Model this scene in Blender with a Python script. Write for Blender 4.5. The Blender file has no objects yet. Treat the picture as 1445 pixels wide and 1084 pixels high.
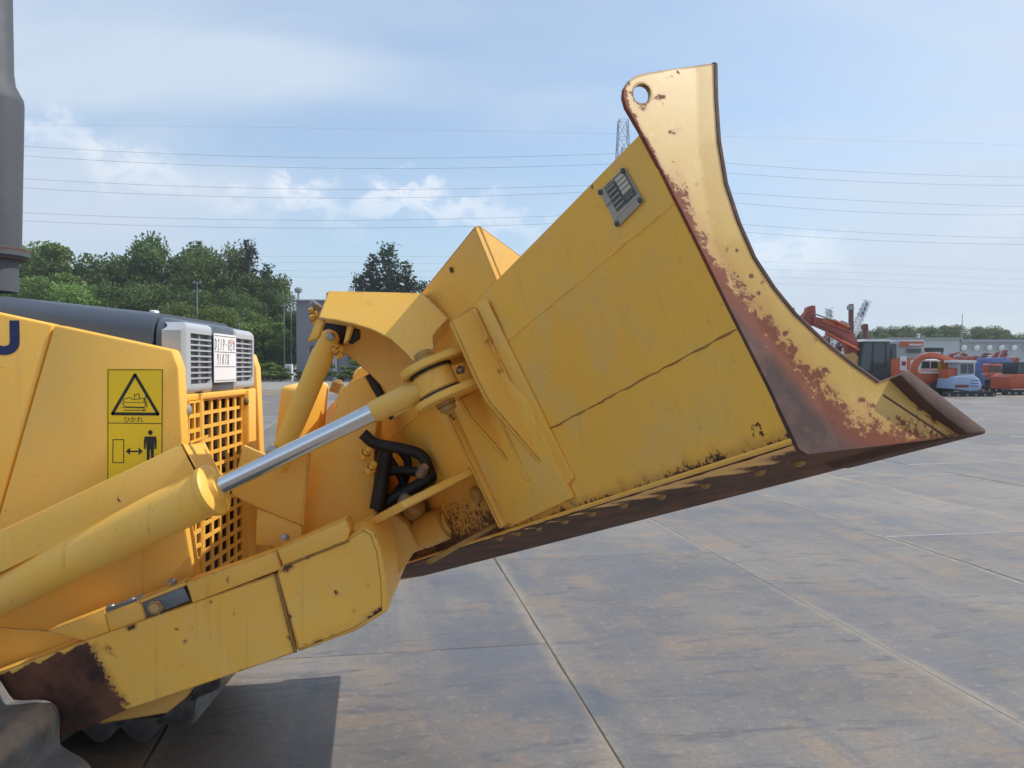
import bpy, bmesh, math, random
from mathutils import Vector, Matrix, geometry
R = math.radians
sc = bpy.context.scene
COL = sc.collection

# ------------------------------------------------------------------ camera
FPX, CX, CY, HCAM = 1124.0, 722.5, 542.0, 1.29
CAMP = Vector((0, 0, HCAM))
_yaw, _pit = math.atan((CX - 687) / FPX), math.atan((CY - 517) / FPX)
FW = Vector((math.sin(_yaw) * math.cos(_pit), math.cos(_yaw) * math.cos(_pit), -math.sin(_pit)))
RT = Vector((math.cos(_yaw), -math.sin(_yaw), 0))
UP = RT.cross(FW)
cam = bpy.data.cameras.new('camera'); camo = bpy.data.objects.new('camera', cam); COL.objects.link(camo)
cam.lens = FPX / 1445 * 36; cam.sensor_width = 36; cam.clip_end = 4000; cam.clip_start = 0.05
camo.matrix_world = Matrix.Translation(CAMP) @ Matrix((RT, UP, -FW)).transposed().to_4x4()
sc.camera = camo

# ------------------------------------------------------------------ sun, sky, exposure
SUN_AZ, SUN_EL = R(83), R(50)          # azimuth from +Y (into the picture) towards +X (right)
SDIR = Vector((math.sin(SUN_AZ) * math.cos(SUN_EL), math.cos(SUN_AZ) * math.cos(SUN_EL), math.sin(SUN_EL)))
sun = bpy.data.lights.new('sun', 'SUN'); suno = bpy.data.objects.new('sun', sun); COL.objects.link(suno)
sun.energy = 2.7; sun.angle = R(0.6); sun.color = (1.0, 0.965, 0.90)
suno.rotation_euler = SDIR.to_track_quat('Z', 'Y').to_euler(); suno.location = (20, 0, 30)
sc.view_settings.view_transform = 'Standard'; sc.view_settings.look = 'None'
sc.view_settings.exposure = 0.50; sc.view_settings.gamma = 1.0
sc.view_settings.use_curve_mapping = False
sc.render.engine = 'CYCLES'
sc.cycles.max_bounces = 8; sc.cycles.use_denoising = True

world = bpy.data.worlds.new('World'); sc.world = world; world.use_nodes = True


class NT:
    """tiny node-tree helper"""
    def __init__(s, tree): s.t = tree; s.n = tree.nodes; s.l = tree.links
    def add(s, typ, **kw):
        nd = s.n.new(typ)
        for k, v in kw.items():
            if k.startswith('_'): setattr(nd, k[1:], v)
        return nd
    def put(s, sock, v):
        if isinstance(v, bpy.types.NodeSocket): s.l.new(v, sock)
        elif v is not None:
            if sock.type == 'RGBA' and hasattr(v, '__len__') and len(v) == 3: v = (*v, 1)
            sock.default_value = v
    def math(s, op, a, b=None, c=None, clamp=False):
        nd = s.n.new('ShaderNodeMath'); nd.operation = op; nd.use_clamp = clamp
        s.put(nd.inputs[0], a)
        if b is not None: s.put(nd.inputs[1], b)
        if c is not None: s.put(nd.inputs[2], c)
        return nd.outputs[0]
    def vmath(s, op, a, b=None):
        nd = s.n.new('ShaderNodeVectorMath'); nd.operation = op
        s.put(nd.inputs[0], a)
        if b is not None: s.put(nd.inputs[1], b)
        return nd.outputs['Value'] if op in ('DOT_PRODUCT', 'LENGTH', 'DISTANCE') else nd.outputs[0]
    def mix(s, f, a, b, blend='MIX'):
        nd = s.n.new('ShaderNodeMix'); nd.data_type = 'RGBA'; nd.blend_type = blend
        s.put(nd.inputs[0], f); s.put(nd.inputs[6], a); s.put(nd.inputs[7], b)
        return nd.outputs[2]
    def mixf(s, f, a, b):
        nd = s.n.new('ShaderNodeMix'); nd.data_type = 'FLOAT'
        s.put(nd.inputs[0], f); s.put(nd.inputs[2], a); s.put(nd.inputs[3], b)
        return nd.outputs[0]
    def noise(s, vec, scale, detail=4, rough=0.55, dist=0.0):
        nd = s.n.new('ShaderNodeTexNoise')
        if vec is not None: s.l.new(vec, nd.inputs['Vector'])
        nd.inputs['Scale'].default_value = scale; nd.inputs['Detail'].default_value = detail
        nd.inputs['Roughness'].default_value = rough; nd.inputs['Distortion'].default_value = dist
        return nd.outputs['Fac']
    def ramp(s, v, lo, hi):
        nd = s.n.new('ShaderNodeMapRange'); nd.interpolation_type = 'SMOOTHSTEP'
        s.put(nd.inputs[0], v); nd.inputs[1].default_value = lo; nd.inputs[2].default_value = hi
        return nd.outputs[0]
    def mapping(s, vec, loc=(0, 0, 0), rot=(0, 0, 0), scale=(1, 1, 1)):
        nd = s.n.new('ShaderNodeMapping'); s.l.new(vec, nd.inputs[0])
        nd.inputs[1].default_value = loc; nd.inputs[2].default_value = rot; nd.inputs[3].default_value = scale
        return nd.outputs[0]


def build_world():
    t = NT(world.node_tree); t.n.clear()
    out = t.add('ShaderNodeOutputWorld'); bg = t.add('ShaderNodeBackground')
    t.l.new(bg.outputs[0], out.inputs[0]); bg.inputs[1].default_value = 0.124
    VEIL, CLOUD = (3.62, 4.28, 5.15, 1), (6.3, 6.35, 6.5, 1)
    sky = t.add('ShaderNodeTexSky'); sky.sky_type = 'NISHITA'; sky.sun_disc = False
    sky.sun_elevation = SUN_EL; sky.sun_rotation = SUN_AZ
    sky.air_density = 1.0; sky.dust_density = 1.5; sky.ozone_density = 1.6
    tc = t.add('ShaderNodeTexCoord'); d = t.vmath('NORMALIZE', tc.outputs['Generated'])
    sp = t.add('ShaderNodeSeparateXYZ'); t.l.new(d, sp.inputs[0])
    x, y, z = sp.outputs
    az = t.math('ARCTAN2', x, y)                      # 0 straight ahead, + to the right
    zc = t.math('MAXIMUM', z, 0.0)
    # high thin veil: noise on the cloud plane overhead
    pl = t.add('ShaderNodeCombineXYZ'); zz = t.math('ADD', zc, 0.22)
    t.put(pl.inputs[0], t.math('DIVIDE', x, zz)); t.put(pl.inputs[1], t.math('DIVIDE', y, zz))
    pm = t.mapping(pl.outputs[0], loc=(9.9, 4.35, 0), rot=(0, 0, R(22)), scale=(0.55, 1.0, 1))
    v1 = t.noise(pm, 0.8, 3, 0.45, 0.6); v2 = t.noise(pm, 3.0, 5, 0.55, 1.0)
    veil = t.math('ADD', t.math('MULTIPLY', t.ramp(v1, 0.38, 0.60), 0.62), t.math('MULTIPLY', t.ramp(v2, 0.4, 0.75), 0.22))
    veil = t.math('ADD', veil, 0.30)
    # whitening near the horizon all round
    hz = t.math('POWER', t.math('SUBTRACT', 1.0, zc), 7.0)
    veil = t.math('MAXIMUM', veil, t.math('MULTIPLY', hz, 0.95), clamp=True)
    skyc = t.mix(1.0, sky.outputs[0], (0.88, 1.02, 1.08, 1), 'MULTIPLY')
    c = t.mix(veil, skyc, VEIL)
    # low cumulus heaps round the horizon: (azimuth, elevation of the heap's top) in degrees
    tops = [(-180, 12, .5), (-165, 12, 0), (-150, 13, .8), (-128, 12, 0), (-110, 14, .8), (-90, 12, 0), (-72, 14, .8), (-52, 13, 0), (-42, 13, .4), (-31, 15.6, .7), (-27, 15.5, .55), (-25, 14.2, .75), (-21.5, 14.0, .6), (-19.5, 12.6, .1), (-17, 12.3, .6), (-15.6, 12.2, .2),
            (-14, 13.3, 1), (-11.8, 13, .9), (-10.2, 11.8, .3), (-8.5, 12.9, .9), (-6, 13.3, 1), (-3, 12.7, .9), (1, 11.7, .6), (4, 11, .4), (8, 10, 0), (17, 8.5, 0), (19, 8.8, .7), (23, 8.8, .6), (25.5, 8.5, 0), (46, 13, .7), (70, 13, 0), (100, 13, .7)]
    cr = t.add('ShaderNodeValToRGB'); el_ = cr.color_ramp.elements; cr.color_ramp.interpolation = 'EASE'
    for k, (a_, e_, g_) in enumerate(tops):
        q = (a_ + 180) / 360; nd = el_[k] if k < 2 else el_.new(q)
        nd.position = q; nd.color = (e_ / 20, g_, 0, 1)
    t.put(cr.inputs[0], t.math('ADD', t.math('DIVIDE', az, 6.283185), 0.5))
    sc_ = t.add('ShaderNodeSeparateColor'); t.l.new(cr.outputs[0], sc_.inputs[0])
    el = t.math('MULTIPLY', t.math('ARCSINE', z), 57.29578)
    nv = t.add('ShaderNodeCombineXYZ'); t.put(nv.inputs[0], az); t.put(nv.inputs[1], t.math('MULTIPLY', el, 0.0262))
    nn = t.noise(nv.outputs[0], 24, 6, 0.6, 0.3)
    top = t.math('MULTIPLY_ADD', sc_.outputs[0], 20.0, t.math('MULTIPLY_ADD', nn, 7.5, -3.9))
    hgt = t.math('SUBTRACT', top, el)
    cm = t.math('MULTIPLY', t.ramp(hgt, -0.5, 1.7), t.ramp(hgt, 3.2, 0.4))
    cm = t.math('MULTIPLY', cm, t.math('MULTIPLY', sc_.outputs[1], t.ramp(nn, 0.15, 0.55)))
    c = t.mix(t.math('MULTIPLY', cm, 0.85), c, CLOUD)
    t.l.new(c, bg.inputs[0])
    world.cycles.sampling_method = 'MANUAL'; world.cycles.sample_map_resolution = 512
build_world()

# ------------------------------------------------------------------ object helpers
def ray(px, py): return FW + RT * ((px - CX) / FPX) + UP * ((CY - py) / FPX)
def at(px, py, Y):
    d = ray(px, py); return CAMP + d * (Y / d.y)
def onpl(px, py, P, n):
    d = ray(px, py); return CAMP + d * ((P - CAMP).dot(n) / d.dot(n))
def atz(px, py, z):
    d = ray(px, py); return CAMP + d * ((z - HCAM) / d.z)


def tag(o, label=None, cat=None, group=None, kind=None):
    if label: o['label'] = label
    if cat: o['category'] = cat
    if group: o['group'] = group
    if kind: o['kind'] = kind
    return o


def empty(name, loc=(0, 0, 0)):
    o = bpy.data.objects.new(name, None); COL.objects.link(o); o.location = loc; o.empty_display_size = 0.2
    return o


def link(name, me, mat=None, parent=None, local=False):
    o = bpy.data.objects.new(name, me); COL.objects.link(o)
    if mat is not None:
        for m in (mat if isinstance(mat, (list, tuple)) else [mat]): me.materials.append(m)
    if parent is not None:
        o.parent = parent
        if not local:
            base = parent
            inv = Matrix.Identity(4)
            while base is not None:
                inv = inv @ Matrix.Translation(base.location).inverted() if base.type == 'EMPTY' else inv
                base = base.parent
            o.matrix_parent_inverse = inv if parent.type == 'EMPTY' else Matrix.Identity(4)
    return o


def finish(bm, name, mat, parent, bevel=0, smooth=None, local=False, seg=2):
    bmesh.ops.remove_doubles(bm, verts=bm.verts, dist=1e-6)
    bmesh.ops.recalc_face_normals(bm, faces=bm.faces)
    if bevel:
        ed = [e for e in bm.edges if len(e.link_faces) == 2 and e.calc_face_angle(0) > 0.5]
        bmesh.ops.bevel(bm, geom=ed, offset=bevel, segments=seg, affect='EDGES', profile=0.5, clamp_overlap=True)
    me = bpy.data.meshes.new(name); bm.to_mesh(me); bm.free()
    if smooth is not None:
        for p in me.polygons: p.use_smooth = True
        me.set_sharp_from_angle(angle=R(smooth))
    return link(name, me, mat, parent, local)


def add_prism(bm, pts, vec):
    vec = Vector(vec); n = len(pts)
    a = [bm.verts.new(p) for p in pts]; b = [bm.verts.new(Vector(p) + vec) for p in pts]
    bm.faces.new(a); bm.faces.new(b[::-1])
    for i in range(n): bm.faces.new((a[i], b[i], b[(i + 1) % n], a[(i + 1) % n]))


def prism(name, pts, vec, mat, parent=None, bevel=0, local=False, smooth=30):
    bm = bmesh.new(); add_prism(bm, pts, vec)
    return finish(bm, name, mat, parent, bevel, smooth if bevel else None, local)


def pxprism(name, px, Y, dy, mat, parent=None, bevel=0, smooth=30):
    return prism(name, [at(x, y, Y) for x, y in px], (0, dy, 0), mat, parent, bevel, smooth=smooth)


def loft(name, A, B, mat, parent=None, bevel=0, smooth=30):
    """closed solid between two equal rings"""
    bm = bmesh.new(); n = len(A)
    a = [bm.verts.new(p) for p in A]; b = [bm.verts.new(p) for p in B]
    bm.faces.new(a); bm.faces.new(b[::-1])
    for i in range(n): bm.faces.new((a[i], b[i], b[(i + 1) % n], a[(i + 1) % n]))
    return finish(bm, name, mat, parent, bevel, smooth)


def add_box(bm, c, s, rot=None):
    M = Matrix.Translation(c) @ (rot.to_4x4() if rot else Matrix.Identity(4)) @ Matrix.Diagonal((*s, 1))
    bmesh.ops.create_cube(bm, size=1, matrix=M)


def box(name, c, s, mat, parent=None, bevel=0, rot=None, local=False):
    bm = bmesh.new(); add_box(bm, c, s, rot)
    return finish(bm, name, mat, parent, bevel, 30 if bevel else None, local)


def frame_of(d):
    d = d.normalized(); u = d.cross(Vector((0, 0, 1)))
    if u.length < 1e-3: u = Vector((1, 0, 0))
    u.normalize(); return u, d.cross(u).normalized() * -1


def add_tube(bm, path, rad, seg=16, caps=True):
    rings = []
    n = len(path); path = [Vector(p) for p in path]
    rr = rad if isinstance(rad, (list, tuple)) else [rad] * n
    u = None
    for i, p in enumerate(path):
        d = path[min(i + 1, n - 1)] - path[max(i - 1, 0)]
        if d.length < 1e-9: d = (path[-1] - path[0])
        d.normalize()
        if u is None: u, v = frame_of(d)
        else:
            u = (u - d * u.dot(d)).normalized()
        v = d.cross(u)
        rings.append([bm.verts.new(p + (u * math.cos(2 * math.pi * k / seg) + v * math.sin(2 * math.pi * k / seg)) * rr[i]) for k in range(seg)])
    for r0, r1 in zip(rings, rings[1:]):
        for k in range(seg): bm.faces.new((r0[k], r0[(k + 1) % seg], r1[(k + 1) % seg], r1[k]))
    if caps: bm.faces.new(rings[0]); bm.faces.new(rings[-1][::-1])


def tube(name, path, rad, mat, parent=None, seg=16, smooth=40, local=False):
    bm = bmesh.new(); add_tube(bm, path, rad, seg)
    me = bpy.data.meshes.new(name); bmesh.ops.recalc_face_normals(bm, faces=bm.faces); bm.to_mesh(me); bm.free()
    for p in me.polygons: p.use_smooth = True
    me.set_sharp_from_angle(angle=R(smooth))
    return link(name, me, mat, parent, local)


def lathe(name, p0, d, prof, mat, parent=None, seg=24, smooth=35, local=False):
    """prof: list of (distance along d, radius); repeated distances give steps"""
    d = Vector(d).normalized(); p0 = Vector(p0); u, v = frame_of(d); bm = bmesh.new(); rings = []
    for t, r in prof:
        rings.append([bm.verts.new(p0 + d * t + (u * math.cos(2 * math.pi * k / seg) + v * math.sin(2 * math.pi * k / seg)) * max(r, 1e-4)) for k in range(seg)])
    for r0, r1 in zip(rings, rings[1:]):
        for k in range(seg): bm.faces.new((r0[k], r0[(k + 1) % seg], r1[(k + 1) % seg], r1[k]))
    bm.faces.new(rings[0]); bm.faces.new(rings[-1][::-1])
    bmesh.ops.recalc_face_normals(bm, faces=bm.faces)
    me = bpy.data.meshes.new(name); bm.to_mesh(me); bm.free()
    for p in me.polygons: p.use_smooth = True
    me.set_sharp_from_angle(angle=R(smooth))
    return link(name, me, mat, parent, local)


def inside(pt, poly):
    x, y = pt; c = False; n = len(poly)
    for i in range(n):
        x1, y1 = poly[i]; x2, y2 = poly[i - 1]
        if (y1 > y) != (y2 > y) and x < (x2 - x1) * (y - y1) / (y2 - y1) + x1: c = not c
    return c


def dens(poly, step):
    out = []
    for i, p in enumerate(poly):
        q = poly[(i + 1) % len(poly)]; L = math.dist(p, q); k = max(1, int(L / step))
        for j in range(k): out.append((p[0] + (q[0] - p[0]) * j / k, p[1] + (q[1] - p[1]) * j / k))
    return out


def plate(name, outline, fn, vec, mat, parent=None, holes=(), step=10, attrs=None, smooth=30, extra=()):
    """thick plate, densely triangulated: outline and holes in 2D, fn maps 2D to 3D, vec is the thickness;
    attrs {name: f(x, y)} writes wear masks per vertex"""
    outline = dens(outline, step); hs = [dens(h, step) for h in holes]
    pts = list(outline); edges = [(i, (i + 1) % len(outline)) for i in range(len(outline))]
    for h in hs:
        o = len(pts); pts += h; edges += [(o + i, o + (i + 1) % len(h)) for i in range(len(h))]
    xs = [p[0] for p in outline]; ys = [p[1] for p in outline]
    exl = []
    for e in extra:
        q = [p for p in e if inside(p, outline) and min(math.dist(p, r_) for r_ in outline) > step * 0.3]; o = len(pts); pts += q; exl += q
        edges += [(o + i, o + i + 1) for i in range(len(q) - 1)]
    gx = min(xs) + step / 2; row = 0
    while gx < max(xs):
        gy = min(ys) + (step * 0.5 if row % 2 else 0)
        while gy < max(ys):
            p = (gx, gy)
            if inside(p, outline) and not any(inside(p, h) for h in hs) and min(math.dist(p, q) for q in outline) > step * 0.45 and all(math.dist(p, q) > step * 0.5 for q in exl):
                pts.append(p)
            gy += step
        gx += step * 0.87; row += 1
    r = geometry.delaunay_2d_cdt([Vector(p) for p in pts], edges, [], 0, 1e-5)
    V, F = r[0], r[2]
    keep = []
    for f in F:
        c = (sum(V[i].x for i in f) / 3, sum(V[i].y for i in f) / 3)
        if inside(c, outline) and not any(inside(c, h) for h in hs): keep.append(f)
    P = [fn(v.x, v.y) for v in V]; vec = Vector(vec)
    bm = bmesh.new()
    lay = {k: bm.verts.layers.float.new(k) for k in (attrs or {})}
    a = [bm.verts.new(p) for p in P]; b = [bm.verts.new(p + vec) for p in P]
    cnt = {}
    for f in keep:
        bm.faces.new([a[i] for i in f]); bm.faces.new([b[i] for i in f][::-1])
        for i in range(3):
            e = (f[i], f[(i + 1) % 3]); k = tuple(sorted(e)); cnt[k] = (cnt.get(k, (0, e))[0] + 1, e)
    for n_, e in cnt.values():
        if n_ == 1: bm.faces.new((a[e[1]], a[e[0]], b[e[0]], b[e[1]]))
    for k, f in (attrs or {}).items():
        for i, v in enumerate(V):
            val = f(v.x, v.y); a[i][lay[k]] = val; b[i][lay[k]] = val
    loose = [v for v in bm.verts if not v.link_faces]
    bmesh.ops.delete(bm, geom=loose, context='VERTS')
    bmesh.ops.recalc_face_normals(bm, faces=bm.faces)
    me = bpy.data.meshes.new(name); bm.to_mesh(me); bm.free()
    if smooth:
        for p in me.polygons: p.use_smooth = True
        me.set_sharp_from_angle(angle=R(smooth))
    return link(name, me, mat, parent)


def text_mesh(s, size, bold=0.0, extrude=0.001):
    cu = bpy.data.curves.new('lettering', 'FONT'); cu.body = s; cu.size = size; cu.offset = bold; cu.extrude = extrude
    o = bpy.data.objects.new('lettering', cu); COL.objects.link(o)
    dg = bpy.context.evaluated_depsgraph_get(); me = bpy.data.meshes.new_from_object(o.evaluated_get(dg))
    bpy.data.objects.remove(o); bpy.data.curves.remove(cu); me.materials.clear(); me.name = 'lettering'
    return me

# ------------------------------------------------------------------ materials
MATS = {}
def newmat(name):
    m = bpy.data.materials.new(name); m.use_nodes = True; t = NT(m.node_tree)
    b = t.n['Principled BSDF']; MATS[name] = m
    return m, t, b


def plain(name, col, rough=0.5, metal=0.0, var=0.12, scale=8, bump=0.0, spec=0.5):
    m, t, b = newmat(name); tc = t.add('ShaderNodeTexCoord')
    n = t.noise(tc.outputs['Object'], scale, 5)
    d = tuple(c * (1 - var) for c in col); l = tuple(min(1, c * (1 + var)) for c in col)
    t.put(b.inputs['Base Color'], t.mix(n, d, l)); b.inputs['Roughness'].default_value = rough; b.inputs['Metallic'].default_value = metal
    b.inputs['Specular IOR Level'].default_value = spec
    n2 = t.noise(tc.outputs['Object'], scale * 2.3, 4)
    t.put(b.inputs['Roughness'], t.mixf(n2, rough * 0.8, min(1, rough * 1.2)))
    if bump:
        bp_ = t.add('ShaderNodeBump'); bp_.inputs['Strength'].default_value = bump; bp_.inputs['Distance'].default_value = 0.004
        t.l.new(n2, bp_.inputs['Height']); t.l.new(bp_.outputs[0], b.inputs['Normal'])
    return m


def yellow(name, col=(0.94, 0.515, 0.082), grime=1.0, rust=False, edge=0.0, chips=0.0, streak=0.0, rough=0.42, dust=0.35, red=False):
    """machine paint: faded, dusty, with chips; 'rust' attribute adds shaped bare-steel wear"""
    m, t, b = newmat(name); tc = t.add('ShaderNodeTexCoord'); ob = tc.outputs['Object']
    big = t.noise(ob, 2.2, 4, 0.5); fine = t.noise(ob, 38, 5, 0.6); mid = t.noise(ob, 9, 5, 0.6)
    c = t.mix(big, tuple(x * 0.90 for x in col), tuple(min(1, x * 1.08) for x in col))
    dcol = (0.72, 0.52, 0.22)
    c = t.mix(t.math('MULTIPLY', t.ramp(mid, 0.42, 0.72), dust), c, dcol)
    rgh = t.mixf(mid, rough * 0.85, rough * 1.3)
    # grime: cloudy darkening, thin run marks, hair scratches
    gr = t.noise(ob, 1.3, 6, 0.65, 0.5); c = t.mix(t.math('MULTIPLY', t.ramp(gr, 0.50, 0.80), 0.30 * grime), c, (0.36, 0.24, 0.09))
    run = t.noise(t.mapping(ob, scale=(30, 30, 1.6)), 1.5, 4, 0.6); c = t.mix(t.math('MULTIPLY', t.ramp(run, 0.60, 0.74), 0.20 * grime), c, (0.28, 0.17, 0.07))
    hs = t.noise(t.mapping(ob, rot=(0, R(63), R(20)), scale=(160, 160, 5)), 1.4, 3, 0.5); c = t.mix(t.math('MULTIPLY', t.ramp(hs, 0.67, 0.73), 0.35), c, (0.80, 0.62, 0.30))
    sd = t.noise(ob, 130, 3, 0.6); c = t.mix(t.math('MULTIPLY', t.ramp(sd, 0.64, 0.74), 0.35), c, (0.25, 0.15, 0.06))
    if streak:
        sm = t.mapping(ob, rot=(0, R(25), 0), scale=(26, 26, 3)); sn = t.noise(sm, 1.6, 4, 0.6)
        c = t.mix(t.math('MULTIPLY', t.ramp(sn, 0.58, 0.76), streak), c, (0.48, 0.29, 0.10))
    rcol = t.mix(t.noise(ob, 55, 5, 0.65), (0.035, 0.018, 0.012), (0.155, 0.058, 0.03))
    mask = None
    if chips:
        cn = t.noise(ob, 24, 6, 0.7, 0.4); c2 = t.noise(ob, 5.5, 2)
        mask = t.math('MULTIPLY', t.ramp(cn, 0.66, 0.69), t.ramp(c2, 0.60 - 0.25 * chips, 0.66 - 0.2 * chips))
    if edge:
        bv = t.add('ShaderNodeBevel'); bv.samples = 4; bv.inputs[0].default_value = 0.007
        ge = t.add('ShaderNodeNewGeometry'); dt = t.vmath('DOT_PRODUCT', bv.outputs[0], ge.outputs['Normal'])
        em = t.math('SUBTRACT', 1.0, dt)
        en = t.noise(ob, 19, 5, 0.7)
        e = t.ramp(t.math('ADD', t.math('MULTIPLY', em, 2.6), t.math('MULTIPLY', t.math('SUBTRACT', en, 0.62 - 0.35 * edge), 1.6)), 0.30, 0.42)
        e = t.math('MULTIPLY', e, t.ramp(em, 0.01, 0.05))
        mask = e if mask is None else t.math('MAXIMUM', mask, e)
    if rust:
        at_ = t.add('ShaderNodeAttribute'); at_.attribute_name = 'rust'
        rn = t.noise(ob, 95, 6, 0.75); rn2 = t.noise(ob, 14, 4, 0.6)
        v = t.math('ADD', at_.outputs['Fac'], t.math('MULTIPLY', t.math('SUBTRACT', rn, 0.5), 1.5))
        v = t.math('MULTIPLY', v, t.ramp(at_.outputs['Fac'], 0.02, 0.14))
        v = t.math('ADD', v, t.math('MULTIPLY', t.math('SUBTRACT', rn2, 0.5), 0.7))
        rm = t.ramp(v, 0.42, 0.60)
        c = t.mix(t.math('MULTIPLY', t.ramp(at_.outputs['Fac'], 0.10, 0.55), 0.55), c, (0.42, 0.18, 0.05))
        if red:
            # fresh orange rust along the margin, old purple-brown steel inside
            edgec = t.ramp(at_.outputs['Fac'], 0.62, 1.0)
            fresh = t.mix(t.noise(ob, 40, 5, 0.65), (0.13, 0.030, 0.015), (0.265, 0.068, 0.028))
            old = t.mix(t.ramp(t.noise(ob, 9, 7, 0.68), 0.32, 0.68), (0.052, 0.028, 0.024), (0.165, 0.085, 0.065)); old = t.mix(t.math('MULTIPLY', t.ramp(t.noise(ob, 30, 6, 0.7), 0.5, 0.72), 0.5), old, (0.20, 0.075, 0.04))
            rr = t.mix(edgec, fresh, old)
            rcol = t.mix(rm, rcol, rr)
        else:
            old = t.mix(t.ramp(t.noise(ob, 11, 6, 0.65), 0.3, 0.7), (0.032, 0.015, 0.010), (0.150, 0.058, 0.030))
            rcol = t.mix(rm, rcol, old)
        mask = rm if mask is None else t.math('MAXIMUM', mask, rm)
    if mask is not None:
        c = t.mix(mask, c, rcol); rgh = t.mixf(mask, rgh, 0.78)
    t.put(b.inputs['Base Color'], c); t.put(b.inputs['Roughness'], rgh)
    b.inputs['Specular IOR Level'].default_value = 0.5
    bpn = t.add('ShaderNodeBump'); bpn.inputs['Strength'].default_value = 0.25; bpn.inputs['Distance'].default_value = 0.0015
    h = t.math('MULTIPLY', fine, 0.35)
    if mask is not None: h = t.math('SUBTRACT', h, mask)
    t.l.new(h, bpn.inputs['Height']); t.l.new(bpn.outputs[0], b.inputs['Normal'])
    return m

Y_BODY = yellow('yellow_body', chips=0.15, dust=0.2, grime=0.8)
Y_FRAME = yellow('yellow_frame', chips=0.55, edge=0.35, rust=True, dust=0.3)
Y_ARM = yellow('yellow_arm', chips=0.3, edge=0.2, dust=0.25)
Y_BLADE = yellow('yellow_blade', col=(1.0, 0.54, 0.085), grime=0.25, chips=0.25, streak=0.22, dust=0.45, rust=True)
Y_DIRT_SHADE = yellow('yellow_grease_shade', col=(0.42, 0.235, 0.055), grime=1.6, chips=0.8, edge=0.3, dust=0.15)  # grease plus the deep shade around the pivot, both mixed into the colour
Y_END = yellow('yellow_end', chips=0.85, edge=0.75, rust=True, red=True, dust=0.35, col=(0.55, 0.325, 0.060))
Y_CYL = yellow('yellow_cylinder', chips=0.45, dust=0.3, rough=0.45, grime=1.5)
BROWN = plain('rusted_steel', (0.085, 0.045, 0.033), 0.75, 0, 0.4, 18, 0.5)
WELD = plain('weld_rust', (0.30, 0.165, 0.04), 0.7, 0, 0.75, 26, 0.5)
CHROME = plain('chrome', (0.72, 0.73, 0.75), 0.10, 1.0, 0.05, 20)
HOODGREY = plain('hood_grey', (0.080, 0.096, 0.122), 0.38, 0, 0.08, 6)
NOSEGREY = plain('nose_light_grey', (0.44, 0.46, 0.49), 0.5, 0, 0.05, 6)
PIPEGREY = plain('exhaust_grey', (0.075, 0.08, 0.09), 0.6, 0.0, 0.2, 9, 0.3)
STRIPBROWN = plain('brown_strip', (0.075, 0.055, 0.05), 0.6, 0, 0.3, 30)
BLACK = plain('black_rubber', (0.010, 0.010, 0.013), 0.55, 0, 0.3, 40, 0.3)
INK = plain('black_ink', (0.02, 0.018, 0.016), 0.6)
NAVY = plain('navy_print', (0.012, 0.025, 0.11), 0.5)
DECAL = plain('decal_yellow', (0.92, 0.62, 0.008), 0.4, 0, 0.06, 5)
PAPER = plain('white_paper', (0.80, 0.80, 0.82), 0.7, 0, 0.03, 10)
PINK = plain('pink_mark', (0.75, 0.42, 0.38), 0.7)
DARKCORE = plain('dark_core', (0.022, 0.020, 0.020), 0.7, 0, 0.4, 25)
STEELBLUE = plain('zinc_bracket', (0.16, 0.19, 0.21), 0.4, 0.5, 0.3, 30)
ZINC = plain('zinc_bolt', (0.35, 0.36, 0.38), 0.35, 0.8, 0.2, 40)
PLATEGREY = plain('data_plate_grey', (0.40, 0.40, 0.37), 0.45, 0.3, 0.15, 30)
PLATEDARK = plain('data_plate_dark', (0.075, 0.09, 0.10), 0.5, 0, 0.3, 60)
PLATELIGHT = plain('data_plate_light', (0.58, 0.55, 0.47), 0.5, 0, 0.15, 60)
def shoe_mat():
    m, t, b = newmat('track_shoe_steel'); tc = t.add('ShaderNodeTexCoord'); ob = tc.outputs['Object']
    n = t.noise(ob, 5, 5, 0.6); n2 = t.noise(ob, 16, 5, 0.65)
    c = t.mix(t.ramp(n, 0.35, 0.7), (0.18, 0.185, 0.19), (0.07, 0.073, 0.078))
    sx = t.add('ShaderNodeSeparateXYZ'); t.l.new(ob, sx.inputs[0]); c = t.mix(t.math('MULTIPLY', t.ramp(t.math('ADD', sx.outputs[2], t.math('MULTIPLY', n2, 0.03)), 0.062, 0.085), 0.6), c, (0.34, 0.28, 0.22))
    c = t.mix(t.math('MULTIPLY', t.ramp(n2, 0.52, 0.72), 0.7), c, (0.27, 0.20, 0.15))
    t.put(b.inputs['Base Color'], c); t.put(b.inputs['Roughness'], t.mixf(n2, 0.5, 0.75))
    n3 = t.noise(ob, 45, 6, 0.7); bb = t.add('ShaderNodeBump'); bb.inputs['Strength'].default_value = 0.7; bb.inputs['Distance'].default_value = 0.006
    t.l.new(t.math('ADD', t.math('MULTIPLY', n2, 2.0), n3), bb.inputs['Height']); t.l.new(bb.outputs[0], b.inputs['Normal'])
    return m
SHOE = shoe_mat()
PIN = plain('pin_steel', (0.10, 0.085, 0.06), 0.5, 0.3, 0.4, 40)
Y_WEAR_SHADE = yellow('yellow_wear_shade', col=(0.68, 0.38, 0.08), grime=1.5, chips=0.9, edge=0.35, dust=0.2)  # worn paint, darkened further to carry the shade under the machine

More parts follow.
